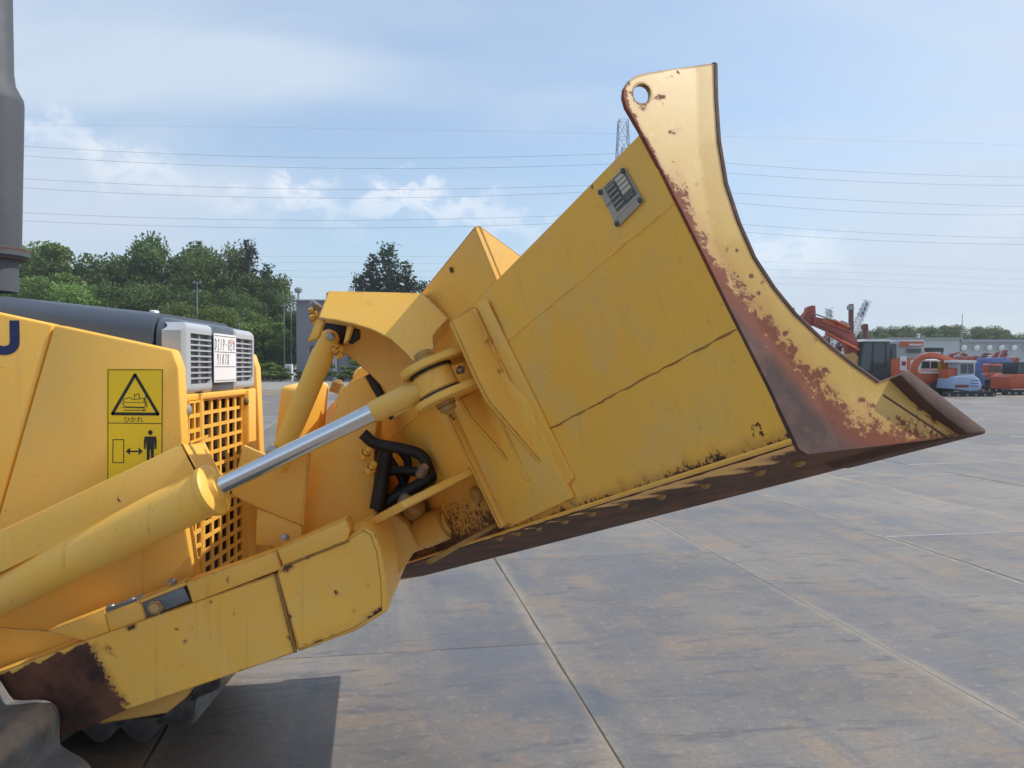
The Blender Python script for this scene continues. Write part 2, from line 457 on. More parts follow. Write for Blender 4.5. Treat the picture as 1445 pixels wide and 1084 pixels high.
# ------------------------------------------------------------------ the setting: yard of steel plates
def ground_mats():
    m, t, b = newmat('yard_ground'); tc = t.add('ShaderNodeTexCoord'); ob = tc.outputs['Object']
    n = t.noise(ob, 0.35, 6, 0.6); n2 = t.noise(ob, 3, 5, 0.6)
    c = t.mix(n, (0.23, 0.22, 0.205), (0.33, 0.315, 0.285)); c = t.mix(t.math('MULTIPLY', n2, 0.3), c, (0.20, 0.15, 0.11))
    t.put(b.inputs['Base Color'], c); b.inputs['Roughness'].default_value = 0.7
    m2, t, b = newmat('joint_dirt'); tc = t.add('ShaderNodeTexCoord'); ob = tc.outputs['Object']
    n = t.noise(ob, 1.1, 4, 0.6); n2 = t.noise(ob, 14, 5, 0.6)
    c = t.mix(t.ramp(n, 0.36, 0.52), (0.03, 0.024, 0.02), (0.30, 0.235, 0.16)); c = t.mix(t.math('MULTIPLY', n2, 0.5), c, (0.16, 0.11, 0.08))
    t.put(b.inputs['Base Color'], c); b.inputs['Roughness'].default_value = 0.9
    m3, t, b = newmat('steel_plate'); tc = t.add('ShaderNodeTexCoord'); ob = tc.outputs['Object']
    oi = t.add('ShaderNodeObjectInfo'); rnd = oi.outputs['Random']
    off = t.add('ShaderNodeCombineXYZ'); t.put(off.inputs[0], t.math('MULTIPLY', rnd, 37.0)); t.put(off.inputs[1], t.math('MULTIPLY', rnd, 91.0))
    v = t.vmath('ADD', ob, off.outputs[0])
    patch = t.noise(v, 0.75, 4, 0.55, 0.4); mid = t.noise(v, 2.6, 5, 0.6, 0.3)
    streak = t.noise(t.mapping(v, rot=(0, 0, R(9)), scale=(1.3, 6.0, 1)), 2.2, 6, 0.65, 1.1)
    scr = t.noise(t.mapping(v, rot=(0, 0, R(-14)), scale=(2.0, 20.0, 1)), 3.4, 6, 0.75, 0.9)
    long_ = t.noise(t.mapping(v, scale=(3.0, 0.22, 1)), 1.6, 4, 0.5, 0.4)
    grain = t.noise(v, 60, 4, 0.6)
    c = t.mix(t.ramp(patch, 0.30, 0.70), (0.142, 0.124, 0.112), (0.245, 0.216, 0.186))
    c = t.mix(t.math('MULTIPLY', t.ramp(mid, 0.44, 0.68), 0.75), c, (0.275, 0.195, 0.13))       # tan rust bloom
    c = t.mix(t.math('MULTIPLY', t.ramp(long_, 0.48, 0.68), 0.6), c, (0.14, 0.138, 0.145))      # tyre tracks
    c = t.mix(t.math('MULTIPLY', t.ramp(streak, 0.50, 0.68), 0.7), c, (0.095, 0.09, 0.10))    # dark scuffs
    c = t.mix(t.math('MULTIPLY', t.ramp(scr, 0.57, 0.74), 0.5), c, (0.38, 0.35, 0.31))          # bright scrapes
    rp = t.noise(v, 5.5, 5, 0.65, 0.5)
    c = t.mix(t.math('MULTIPLY', t.ramp(rp, 0.62, 0.76), 0.55), c, (0.36, 0.22, 0.12))            # orange spots
    # pale dust gathered along the long edges, broken up
    sp = t.add('ShaderNodeSeparateXYZ'); t.l.new(ob, sp.inputs[0])
    ed = t.math('SUBTRACT', 0.762, t.math('ABSOLUTE', sp.outputs[0]))
    de = t.math('MULTIPLY', t.ramp(t.math('ADD', ed, t.math('MULTIPLY', t.noise(v, 5.5, 6, 0.7), 0.16)), 0.15, 0.07), 0.6)
    c = t.mix(t.math('MULTIPLY', de, t.ramp(t.noise(v, 0.8, 2), 0.32, 0.55)), c, (0.38, 0.31, 0.22))
    c = t.mix(t.math('MULTIPLY', t.ramp(grain, 0.40, 0.72), 0.35), c, (0.10, 0.095, 0.09))
    fine2 = t.noise(v, 24, 5, 0.7)
    c = t.mix(t.math('MULTIPLY', t.ramp(fine2, 0.52, 0.75), 0.4), c, (0.42, 0.36, 0.29))
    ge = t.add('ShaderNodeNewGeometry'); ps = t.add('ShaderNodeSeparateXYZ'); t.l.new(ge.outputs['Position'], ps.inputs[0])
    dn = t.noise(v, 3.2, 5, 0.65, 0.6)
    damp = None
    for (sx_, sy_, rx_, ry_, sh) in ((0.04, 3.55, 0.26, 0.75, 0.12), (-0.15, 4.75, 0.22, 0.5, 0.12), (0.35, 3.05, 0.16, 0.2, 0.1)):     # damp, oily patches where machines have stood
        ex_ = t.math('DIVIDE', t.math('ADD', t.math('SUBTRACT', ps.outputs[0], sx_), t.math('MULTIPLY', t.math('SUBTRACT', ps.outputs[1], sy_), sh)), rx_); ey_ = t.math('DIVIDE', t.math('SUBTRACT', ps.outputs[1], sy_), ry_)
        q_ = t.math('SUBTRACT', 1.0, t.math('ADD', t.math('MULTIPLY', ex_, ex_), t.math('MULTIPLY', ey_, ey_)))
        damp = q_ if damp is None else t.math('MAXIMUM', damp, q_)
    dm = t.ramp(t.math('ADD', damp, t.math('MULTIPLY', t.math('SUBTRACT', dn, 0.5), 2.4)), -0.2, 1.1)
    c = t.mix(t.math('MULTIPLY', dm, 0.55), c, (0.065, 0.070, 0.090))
    tint = t.mixf(rnd, 0.84, 1.12); tv = t.add('ShaderNodeCombineXYZ')
    for i in range(3): t.put(tv.inputs[i], tint)
    c = t.mix(1.0, c, tv.outputs[0], 'MULTIPLY')
    t.put(b.inputs['Base Color'], c)
    rg = t.mixf(t.ramp(patch, 0.35, 0.65), 0.44, 0.60); rg = t.math('ADD', rg, t.math('MULTIPLY', t.math('SUBTRACT', streak, 0.5), -0.25))
    rg = t.math('SUBTRACT', rg, t.math('MULTIPLY', dm, 0.14)); t.put(b.inputs['Roughness'], rg); b.inputs['Specular IOR Level'].default_value = 0.55
    bp_ = t.add('ShaderNodeBump'); bp_.inputs['Strength'].default_value = 0.35; bp_.inputs['Distance'].default_value = 0.006
    hh = t.math('ADD', t.math('MULTIPLY', mid, 1.0), t.math('ADD', t.math('MULTIPLY', scr, 0.35), t.math('MULTIPLY', patch, 3.0)))
    t.l.new(hh, bp_.inputs['Height']); t.l.new(bp_.outputs[0], b.inputs['Normal'])
    return m, m2, m3
GROUND, JOINT, PLATE = ground_mats()


def build_ground():
    bm = bmesh.new(); S = 700
    vs = [bm.verts.new((x, y, -0.03)) for x, y in ((-S, -80), (S, -80), (S, 1000), (-S, 1000))]; bm.faces.new(vs)
    g = finish(bm, 'ground', GROUND, None); tag(g, kind='structure')
    dj = ray(530, 517); dj = Vector((dj.x, dj.y, 0)).normalized(); dr = Vector((dj.y, -dj.x, 0))
    w, L, gap, th = 1.524, 6.096, 0.009, 0.022
    bm = bmesh.new()
    for k in range(4):
        sx, sy = ((-1, -1), (1, -1), (1, 1), (-1, 1))[k]
        bm.verts.new(dr * (9 + sx * 25) + dj * (20 + sy * 26) + Vector((0, 0, -0.0055)))
    bm.faces.new(bm.verts); d = finish(bm, 'joint_dirt', JOINT, g)
    bm = bmesh.new(); add_box(bm, (0, 0, -th / 2), (w - gap, L - gap, th))
    bmesh.ops.bevel(bm, geom=[e for e in bm.edges if abs(e.verts[0].co.z - e.verts[1].co.z) < 1e-4 and e.verts[0].co.z > -0.001], offset=0.004, segments=1, affect='EDGES')
    me = bpy.data.meshes.new('steel_plate'); bm.to_mesh(me); bm.free(); me.materials.append(PLATE)
    rz = math.atan2(dr.y, dr.x); rng = random.Random(4)
    fixed = {0: 5.25, 2: 5.45, 3: 8.5, 1: 2.3, -1: 3.6}
    for k in range(-9, 17):
        off = 0.777 + w * (k + 0.5)
        st = fixed.get(k, rng.uniform(0, L)) % L
        for j in range(-2, 6):
            o = bpy.data.objects.new('steel_plate', me); COL.objects.link(o); o.parent = g
            c = dr * off + dj * (st + L * (j + 0.5))
            o.location = (c.x + rng.uniform(-.003, .003), c.y + rng.uniform(-.003, .003), rng.uniform(-.004, 0.0))
            o.rotation_euler = (rng.uniform(-.0006, .0006), rng.uniform(-.0012, .0012), rz + rng.uniform(-.0015, .0015))
    return g
GROUND_OBJ = build_ground()


def build_hills():
    # low wooded rise closing the horizon beyond the yard
    rng = random.Random(31); bm = bmesh.new(); rows = []
    n = 260
    for j in range(7):
        v = j / 6; row = []
        for i in range(n + 1):
            x = -640 + 1280 * i / n
            h = (7.0 + 2.2 * math.sin(x * 0.013 + 1) + 1.4 * math.sin(x * 0.047) + rng.uniform(-0.9, 0.9)) * math.sin(v * math.pi) ** 0.6
            row.append(bm.verts.new((x, 470 + 90 * v + rng.uniform(-4, 4), h - 0.1)))
        rows.append(row)
    for r0, r1 in zip(rows, rows[1:]):
        for i in range(n): bm.faces.new((r0[i], r0[i + 1], r1[i + 1], r1[i]))
    o = finish(bm, 'hills', plain('far_woodland', (0.055, 0.085, 0.035), 0.9, 0, 0.5, 0.25), None); tag(o, kind='structure')
build_hills()

# ------------------------------------------------------------------ the bulldozer
YC = 2.22
DZ = empty('bulldozer', (-1.6, YC, 0))
tag(DZ, 'yellow crawler bulldozer with its angled front blade raised, filling the foreground', 'bulldozer')


def build_hood():
    # yellow side doors with slanted top edge, one seam, rounded front corner
    X0 = -2.25
    p = lambda x, y: at(x, y, 1.88)
    top0 = p(0, 442); top1 = p(75, 458); top2 = p(243, 494)
    sl = (top0.z - top1.z) / (top0.x - top1.x)
    a0 = Vector((X0, 1.88, top0.z + sl * (X0 - top0.x)))
    seam_t, seam_b = p(75, 458), p(-30, 800)
    seam_b = p(5, 700) + (p(5, 700) - p(75, 458)) * 0.9
    def door(name, pts, side):
        ring = [Vector((q.x, q.y if side < 0 else 2 * YC - q.y, q.z)) for q in pts]
        return prism(name, ring, (0, 0.05 * (-side), 0), Y_BODY, DZ, bevel=0.007)
    for side in (-1, 1):
        g = Vector((0.0014, 0, 0))
        door('side_door', [a0, seam_t - g, seam_b - g, Vector((X0, 1.88, seam_b.z))], side)
        door('side_panel', [seam_t + g, top2, p(252, 520), p(257, 620), p(262, 745), p(274, 812), Vector((p(274, 812).x, 1.88, seam_b.z)), seam_b + g], side)
    # inner hood: grey shell with rounded shoulders, sloping to the nose
    def shell(name, xa, xb, za, zb, mat, zlow=1.12, inset=0.0):
        y0, y1 = 1.93 + inset, 2.51 - inset
        prof = []
        r = 0.05
        for (cy, a0_, a1_) in ((y0 + r, 180, 90), (y1 - r, 90, 0)):
            for i in range(7):
                an = R(a0_ + (a1_ - a0_) * i / 6); prof.append((cy + r * math.cos(an), -r + r * math.sin(an)))
        A = [Vector((xa, y, za + z)) for y, z in prof] + [Vector((xa, y1, zlow)), Vector((xa, y0, zlow))]
        B = [Vector((xb, y, zb + z)) for y, z in prof] + [Vector((xb, y1, zlow)), Vector((xb, y0, zlow))]
        return loft(name, A, B, mat, DZ, smooth=40)
    zt = lambda x, y: at(x, y, 1.95).z
    xh = at(216, 445, 1.93).x
    z216 = zt(216, 441); z0 = zt(0, 417); s2 = (z0 - z216) / (at(0, 417, 1.95).x - xh)
    shell('hood_top', X0, xh - 0.003, z216 + s2 * (X0 - xh), z216, HOODGREY)
    n = shell('nose_cap', xh + 0.003, -0.735, zt(216, 446), zt(262, 454), HOODGREY, zlow=1.222, inset=0.008)
    # thin brown strip on the nose and its white clip
    a, b = Vector((xh + 0.01, 2.33, 1.437)), Vector((-0.76, 2.33, 1.415))
    a = at(222, 443, 2.2); b = at(322, 464, 2.3)
    loft('top_strip', [a + Vector((0, 0, 0)), a + Vector((0, .22, 0)), a + Vector((0, .22, -.05)), a + Vector((0, 0, -.05))],
         [b + Vector((0, 0, 0)), b + Vector((0, .12, 0)), b + Vector((0, .12, -.05)), b + Vector((0, 0, -.05))], STRIPBROWN, DZ)
    box('clip', at(218, 442, 2.05), (0.014, 0.03, 0.014), PAPER, DZ, 0.003)
    # lower frame between the tracks and body behind the side panels
    box('main_frame', (-1.97, YC, 0.665), (2.2, 0.5, 0.43), Y_WEAR_SHADE, DZ, 0.02)
    box('engine_bay', (-1.5, YC, 1.0), (1.46, 0.52, 0.36), DARKCORE, DZ)
    # lettering on the near door, last letter in view
    me = text_mesh('KOMATSU', 0.0985, 0.0060, 0.0006)
    xs = [v.co.x for v in me.vertices]; xr = at(28, 477, 1.88).x; zb = at(20, 497, 1.88).z
    for v in me.vertices: v.co = Vector((xr + (v.co.x - max(xs)) * 1.02, 1.8785 - v.co.z, zb + v.co.y))
    link('lettering', me, NAVY, DZ)
    # exhaust stack
    cx = at(-14, 250, YC).x; z = lambda y: at(0, y, YC).z
    pr = [(z(412), .064), (z(400), .064), (z(366), .064), (z(366), .082), (z(362), .091), (z(356), .091), (z(353), .076), (z(350), .072), (z(145), .083), (z(138), .082), (z(118), .063), (z(106), .061), (z(104), .0595), (z(-240), .057)]
    lathe('exhaust_stack', (cx, YC, 0), (0, 0, 1), pr, PIPEGREY, DZ, 32)
    lathe('rain_ring', (cx, YC, 0), (0, 0, 1), [(z(366.5), .083), (z(353), .0925), (z(352), .0925), (z(351.5), .077)], plain('ring_rust', (0.12, 0.07, 0.06), 0.7), DZ, 32)
build_hood()


def build_nose():
    XF = -0.722
    for i, (y0, y1) in enumerate(((1.932, 2.128), (2.316, 2.508))):
        zt, zb = 1.397, 1.222
        rect = [(y0, zb + .02), (y0 + .018, zb), (y1 - .0, zb), (y1, zb + .01), (y1, zt - .01), (y1 - .01, zt), (y0 + .02, zt), (y0, zt - .02)]
        if i: rect = [(y0, zb), (y1 - .018, zb), (y1, zb + .02), (y1, zt - .03), (y1 - .03, zt), (y0 + .01, zt), (y0, zt - .01)]
        h0, h1 = (y0 + .036, y1 - .006) if i == 0 else (y0 + .008, y1 - .028)
        hz0, hz1 = zb + .024, zt - .026
        c = .012
        hole = [(h0, hz0), (h1 - c, hz0), (h1, hz0 + c), (h1, hz1), (h0, hz1)] if i == 0 else [(h0, hz0), (h1 - c, hz0), (h1, hz0 + c), (h1, hz1), (h0, hz1)]
        f = lambda y, z, d=0.0: Vector((XF + d, y, z))
        h = plate('lamp_housing', rect, lambda y, z: f(y, z, -0.010 * max(0.0, 1 - min(abs(y - y0), abs(y - y1), abs(z - zb), abs(z - zt)) / 0.012) ** 2), (-0.045, 0, 0), NOSEGREY, DZ, holes=[hole], step=0.007)
        box('recess', (XF - 0.043, (h0 + h1) / 2, (hz0 + hz1) / 2), (0.004, h1 - h0, hz1 - hz0), DARKCORE, h)
        lathe('lamp', (XF - 0.04, h0 + (h1 - h0) * .3, hz0 + .045), (1, 0, 0), [(0, .03), (.012, .03), (.018, .02)], ZINC, h, 16)
        n = 8
        for k in range(n):
            z = hz0 + (hz1 - hz0) * (k + 1) / (n + 1)
            box('slat', (XF - 0.008, (h0 + h1) / 2, z), (0.010, h1 - h0 + .004, 0.0042), NOSEGREY, h)
        box('divider', (XF - 0.0085, (h0 + h1) / 2, (hz0 + hz1) / 2), (0.006, 0.004, hz1 - hz0 + .004), NOSEGREY, h)
    box('center_panel', (XF - 0.02, 2.222, 1.309), (0.03, 0.186, 0.174), HOODGREY, DZ, 0.004)
    # paper note with handwriting
    XP = XF + 0.001
    pz0, pz1, py0, py1 = 1.247, 1.378, 2.130, 2.314
    bm = bmesh.new(); add_box(bm, (XP, 2.222, (pz0 + pz1) / 2), (0.0016, py1 - py0, pz1 - pz0))
    note = finish(bm, 'paper_note', PAPER, DZ); tag(note, 'white paper note with black handwriting')
    for z in (1.329, 1.289, 1.372, 1.252): box('ruled_line', (XP + 0.0014, 2.222, z), (0.0006, py1 - py0 - .01, 0.0012), PLATEDARK, note)
    G = {'D': [[(0, 0), (0, 1), (.6, .75), (.65, .3), (0, 0)]], '2': [[(.05, .8), (.35, 1), (.6, .75), (.05, 0), (.65, .05)]], '1': [[(.3, 1), (.25, 0)]],
         'P': [[(.05, 0), (.1, 1), (.6, .85), (.55, .55), (.1, .45)]], '-': [[(.1, .5), (.55, .5)]], '8': [[(.55, .9), (.2, .95), (.1, .7), (.55, .3), (.4, 0), (.1, .15), (.15, .4), (.6, .8), (.55, .9)]],
         'E': [[(.6, 1), (.1, .95), (.05, .05), (.6, 0)], [(.08, .5), (.5, .5)]], '0': [[(.35, 1), (.08, .5), (.35, 0), (.62, .5), (.35, 1)]], '9': [[(.55, .6), (.2, .55), (.2, .95), (.55, .95), (.5, 0)]],
         '7': [[(.05, .95), (.6, .95), (.25, 0)]]}
    bm = bmesh.new()
    def write(s, y, z, w, h):
        for ch in s:
            for st in G[ch]:
                pts = [(y + (u * .8 + .12 * v) * w, z + v * h) for u, v in st]
                for (ya, za), (yb, zb) in zip(pts, pts[1:]):
                    d = Vector((0, yb - ya, zb - za)); L = d.length; nrm = Vector((0, -d.z, d.y)) / max(L, 1e-6) * 0.0011
                    A, B = Vector((XP + .0014, ya, za)), Vector((XP + .0014, yb, zb))
                    vs = [bm.verts.new(q) for q in (A - nrm, B - nrm, B + nrm, A + nrm)]; bm.faces.new(vs)
            y += w
    write('D21P-8E0', 2.136, 1.334, 0.0215, 0.030); write('91078', 2.150, 1.294, 0.0215, 0.030)
    finish(bm, 'handwriting', INK, note)
    box('pink_mark', (XP + .0012, 2.275, 1.360), (0.0005, 0.022, 0.013), PINK, note)
build_nose()


def grid_panel(name, xf, y0, y1, z0, z1, ny, nz, fr, mat, parent, th=0.006, ztop=None):
    """perforated plate in a plane of constant x"""
    def cuts(a, b, n):
        out = [a]; w = (b - a) / n
        for i in range(n): out += [a + w * (i + (1 - fr) / 2), a + w * (i + (1 + fr) / 2)]
        return out + [b]
    ys, zs = cuts(y0, y1, ny), cuts(z0, z1, nz); bm = bmesh.new(); V = {}
    def v(i, j):
        if (i, j) not in V: V[i, j] = bm.verts.new((xf, ys[i], zs[j]))
        return V[i, j]
    for i in range(len(ys) - 1):
        for j in range(len(zs) - 1):
            if i % 2 == 1 and j % 2 == 1: continue
            bm.faces.new((v(i, j), v(i + 1, j), v(i + 1, j + 1), v(i, j + 1)))
    r = bmesh.ops.extrude_face_region(bm, geom=bm.faces[:])
    for e in r['geom']:
        if isinstance(e, bmesh.types.BMVert): e.co.x -= th
    return finish(bm, name, mat, parent)


def build_guard():
    X = -0.715
    zt, zb = 1.222, 0.70
    g = box('radiator_core', (X - 0.075, YC, 0.95), (0.03, 0.56, 0.54), DARKCORE, DZ)
    grid_panel('guard_mesh', X, 1.934, 2.012, zb, 1.205, 2, 14, 0.74, Y_BODY, DZ)
    # bright bent strip between the two meshes
    loft('guard_strip', [Vector((X + .002, 2.012, zb)), Vector((X + .002, 2.012, zt)), Vector((X - .03, 2.012, zt)), Vector((X - .03, 2.012, zb))],
         [Vector((X - .014, 2.075, zb)), Vector((X - .014, 2.075, zt)), Vector((X - .03, 2.075, zt)), Vector((X - .03, 2.075, zb))], Y_BODY, DZ)
    grid_panel('guard_mesh', X - .016, 2.075, 2.405, zb, 1.205, 5, 14, 0.75, Y_BODY, DZ)
    prism('guard_rail', [Vector((X + .004, 2.405, zb)), Vector((X + .004, 2.405, zt)), Vector((X - .03, 2.405, zt)), Vector((X - .03, 2.405, zb))], (0, 0.075, 0), Y_BODY, DZ, bevel=0.006)
    box('guard_header', (X - .02, YC, 1.214), (0.03, 0.57, 0.016), Y_BODY, DZ, 0.003)
    lathe('guard_bolt', (X - .004, 2.39, 1.185), (1, 0, 0), [(0, .011), (.006, .011), (.010, .006)], PIN, DZ, 12)
    lathe('guard_bolt', (X - .002, 1.93, 1.185), (1, 0, 0), [(0, .013), (.005, .013), (.008, .008)], PLATEGREY, DZ, 12)
build_guard()


def build_decal():
    Yd = 1.8792
    P = lambda x, y, k=1: at(x, y, Yd - 0.0006 * k)
    base = prism('warning_decal', [P(150, 520), P(229, 521), P(228, 690), P(150, 690)], (0, 0.0008, 0), DECAL, DZ)
    tag(base, 'yellow warning sticker with triangle, crawler tractor and standing figure')
    bm = bmesh.new()
    def line(pts, w, closed=False):
        q = [P(x, y, 2) for x, y in pts]
        if closed: q.append(q[0])
        hw = w / 2 / FPX * Yd
        for A, B in zip(q, q[1:]):
            d = (B - A); d.y = 0; L = d.length
            if L < 1e-6: continue
            d /= L; n_ = Vector((-d.z, 0, d.x)) * hw; e = d * hw * 0.6
            bm.faces.new([bm.verts.new(v) for v in (A - n_ - e, B - n_ + e, B + n_ + e, A + n_ - e)])
    def fill(pts): bm.faces.new([bm.verts.new(P(x, y, 2.4)) for x, y in pts])
    line([(152.5, 522), (229, 522), (228, 690), (152, 690)], 1.0, True)
    line([(153, 597), (228, 598)], 1.0)
    line([(190.5, 529), (223, 584.5), (158.5, 584)], 4.2, True)
    # little crawler: body, cab, track, blade, motion arrow
    line([(177, 574), (173, 570), (175, 563), (183, 561), (188, 564), (204, 562), (207, 568), (203, 575), (177, 574)], 0.9)
    line([(190, 562), (190, 557), (196, 556), (197, 562)], 1.1); line([(175, 568), (205, 568)], 0.7)
    line([(206, 559), (203, 565), (208, 574)], 1.3); line([(172, 575), (207, 576)], 0.8); line([(175, 579), (203, 579)], 1.0)
    fill([(202, 577.4), (206.5, 579), (202, 580.6)])
    line([(159.5, 620.5), (174.5, 620.5), (174.5, 653), (159, 653)], 1.1, True)
    line([(182, 637), (198, 637)], 2.0)
    fill([(177.5, 637), (184, 631.5), (183, 637), (184, 642.5)]); fill([(201.5, 637), (195, 631.5), (196, 637), (195, 642.5)])
    fill([(212 + 3.3 * math.cos(k * .524), 610.5 + 3.6 * math.sin(k * .524)) for k in range(12)])
    fill([(204, 616), (220, 616), (221, 622), (220.5, 634), (218.5, 634), (217.5, 621), (217.3, 634), (206.7, 634), (206.5, 621), (205, 634), (203, 634), (203, 622)])
    fill([(207, 634), (211.4, 634), (210.6, 664), (207.4, 664)]); fill([(212.6, 634), (217, 634), (216.6, 664), (213.4, 664)])
    bmesh.ops.recalc_face_normals(bm, faces=bm.faces)
    finish(bm, 'pictogram', INK, base)
    me = text_mesh('ひかれ', 0.0150, 0.0, 0.0)
    xs = [v.co.x for v in me.vertices] or [0]; c = P(188.5, 595.5, 2)
    for v in me.vertices: v.co = Vector((c.x + (v.co.x - (max(xs) + min(xs)) / 2), c.y, c.z + v.co.y))
    link('sticker_text', me, INK, base)
build_decal()


# ---- blade
A_AX = ray(190, 917).normalized()
BP0 = at(1390, 610, 1.115)
QV = (Vector((0, 0, 1)) - A_AX * A_AX.z).normalized(); PV = A_AX.cross(QV)
BL = 2.56
def bp(x, y, s=0.0): return onpl(x, y, BP0 + A_AX * s, A_AX)
def bplane(A, B):
    n = (B - A).cross(A_AX).normalized()
    return (A, n if n.dot(CAMP - A) > 0 else -n)
B_TOP, B_S1, B_S2, B_LOW = bp(905, 188), bp(950, 288), bp(1040, 465), bp(1118, 621)
PL_U, PL_M, PL_L = bplane(B_TOP, B_S1), bplane(B_S1, B_S2), bplane(B_S2, B_LOW)
def onb(pl, x, y, off=0.0): return onpl(x, y, pl[0] + pl[1] * off, pl[1])
def sv(P): return (P - BP0).dot(A_AX)


def lerp_tab(tab, k):
    if k <= tab[0][0]: return tab[0][1]
    for (a, b), (c, d) in zip(tab, tab[1:]):
        if k <= c: return b + (d - b) * (k - a) / (c - a)
    return tab[-1][1]


def build_blade():
    inn = -0.006
    front = [(1237, 541), (1200, 515), (1160, 483), (1120, 445), (1090, 408), (1062, 365), (1040, 315), (1022, 260), (1012, 200), (1006, 91)]
    tip = BP0
    TU = bp(1384, 604)
    prof = [B_TOP + PL_U[1] * inn, B_S1 + PL_M[1] * inn, B_S2 + PL_M[1] * inn, B_LOW + PL_L[1] * inn + QV * 0.004, tip + QV * 0.008, TU + QV * .01] + [bp(x - 2, y) for x, y in front]
    blade = prism('blade', [q + A_AX * 0.004 for q in prof], A_AX * (BL - 0.008), Y_ARM, DZ)
    # back skins, one per rolled panel, with a small joint between them
    def skin(A, B, pl, g0, g1, attrs=None, mat=Y_BLADE, st=0.03):
        d = B - A; L = d.length; e = d / L
        fn = lambda s, u: A + A_AX * s + e * u
        return plate('back_panel', [(0.0, g0), (BL, g0), (BL, L - g1), (0.0, L - g1)], fn, pl[1] * inn, mat, blade, step=0.035 if attrs else 0.06, attrs=attrs)
    skin(B_TOP, B_S1, PL_U, 0, 0.0003); skin(B_S1, B_S2, PL_M, 0.0003, 0.0004)
    LL = (B_LOW - B_S2).length
    skin(B_S2, B_LOW, PL_L, 0.0004, 0.0, {'rust': lambda s, u: max(0, min(1, max(0.5 + (u - (LL - 0.004)) / 0.05, (0.47 + (u - (LL - 0.07)) / 0.30) if 0.87 < s < 1.7 else 0)))})
    rng = random.Random(2)
    for Pq, nrm in ((B_S1, PL_M[1]), (B_S2, PL_M[1])):
        path = [Pq + A_AX * (BL * i / 160) + nrm * rng.uniform(-.0012, .0008) + QV * rng.uniform(-.0012, .0012) for i in range(161)]
        tube('weld_seam', path, 0.0015 if Pq is B_S2 else 0.0013, WELD if Pq is B_S2 else Y_BLADE, blade, 6)
    BOLTS = ((880, 712), (933, 700), (995, 684), (1072, 665), (1128, 652), (835, 724), (797, 735), (760, 745), (730, 752), (705, 759))
    # underside with the bare, scuffed cutting edge
    d = tip - B_LOW; L = d.length; e = d / L; nrm = e.cross(A_AX).normalized()
    if nrm.z > 0: nrm = -nrm
    bound = [(0, 0.30), (0.12, 0.30), (0.3, 0.30), (0.45, 0.28), (0.6, 0.16), (0.9, 0.08), (1.4, 0.05), (2.56, 0.04)]
    bs = [sv(onpl(x, y, B_LOW, nrm)) for x, y in BOLTS]
    def rusty(s, u): return max(0.0, min(1.0, 0.5 + (u / L - lerp_tab(bound, s) + 0.09 - sum(0.15 * math.exp(-((s - b_) / 0.022) ** 2) for b_ in bs)) / 0.26))
    plate('underside', [(0.0, 0.0), (BL, 0.0), (BL, L), (0.0, L)], lambda s, u: B_LOW + A_AX * s + e * u, -nrm * 0.006, Y_BLADE, blade, step=0.013, attrs={'rust': rusty})
    # lower flange strip above the edge, with a cracked seam
    tube('weld_seam', [B_LOW + A_AX * (BL * i / 150) + PL_L[1] * rng.uniform(-.001, .001) for i in range(151)], 0.0032, Y_BLADE, blade, 8)
    tube('weld_seam', [B_LOW + e * 0.028 + A_AX * (0.01 + (BL - .02) * i / 120) + nrm * rng.uniform(-.002, .000) for i in range(121)], 0.003, BROWN, blade, 6)
    for x, y in BOLTS:
        c = onpl(x, y, B_LOW, nrm); s = sv(c)
        lathe('edge_bolt', c - nrm * .002, nrm, [(0, .009), (.004, .0085), (.008, .006), (.009, .001)], Y_DIRT_SHADE, blade, 8)
    # front cutting edge and end bit
    eb = [(1271, 529), (1283, 522), (1393, 607), (1392, 612), (1366, 612), (1334, 588), (1302, 561)]
    ring = [bp(x, y, -0.040) for x, y in eb]
    prism('end_bit', ring, A_AX * 0.24, BROWN, blade, bevel=0.003)
    ring = [bp(x, y, 0.21) for x, y in ((1240, 541), (1250, 531), (1390, 602), (1390, 610), (1330, 607))]
    ring = [q + A_AX * (0.0) for q in [bp(1237, 541) , bp(1245, 530), bp(1388, 603), bp(1388, 609)]]
    prism('cutting_edge', [q + A_AX * 0.215 for q in ring], A_AX * (BL - 0.21), BROWN, blade)
    # near end plate with lifting eye; its front margin flares outwards
    outline = [(1003, 90), (950, 97), (912, 103), (897, 107), (887, 114), (881, 124), (880, 136), (884, 150), (905, 186), (938, 248), (985, 342), (1032, 438), (1085, 543), (1128, 634), (1140, 641), (1260, 627), (1388, 610), (1275, 527), (1237, 541), (1200, 515), (1160, 483), (1120, 445), (1090, 408), (1062, 365), (1040, 315), (1022, 260), (1012, 200), (1008, 140), (1007, 91)]
    crease = [(90, 982), (200, 984), (297, 997), (340, 1006), (420, 1045), (500, 1105), (560, 1155), (641, 1190)]
    frontx = [(90, 1007), (140, 1008), (200, 1012), (260, 1022), (315, 1040), (365, 1062), (408, 1090), (445, 1120), (483, 1160), (515, 1210), (541, 1292), (610, 1390)]
    def spos(x, y):
        xk, xf = lerp_tab(crease, y), lerp_tab(frontx, y)
        w = max(0.0, (x - xk) / max(6, xf - xk)); return -0.0055 - 0.00013 * max(0.0, min(x, xf) - xk)
    def fn(x, y): return bp(x, y, spos(x, y))
    hole = [(906 + 12.5 * math.cos(k * math.pi / 8), 132 + 14 * math.sin(k * math.pi / 8)) for k in range(16)]
    rb = [(960, 262), (985, 320), (1020, 382), (1060, 428), (1095, 470), (1130, 515), (1165, 555), (1200, 588), (1245, 604), (1300, 612), (1345, 611), (1390, 602)]
    bx = [(120, 882), (136, 880), (150, 884), (186, 905), (248, 938), (342, 985), (438, 1032), (543, 1085), (634, 1128)]
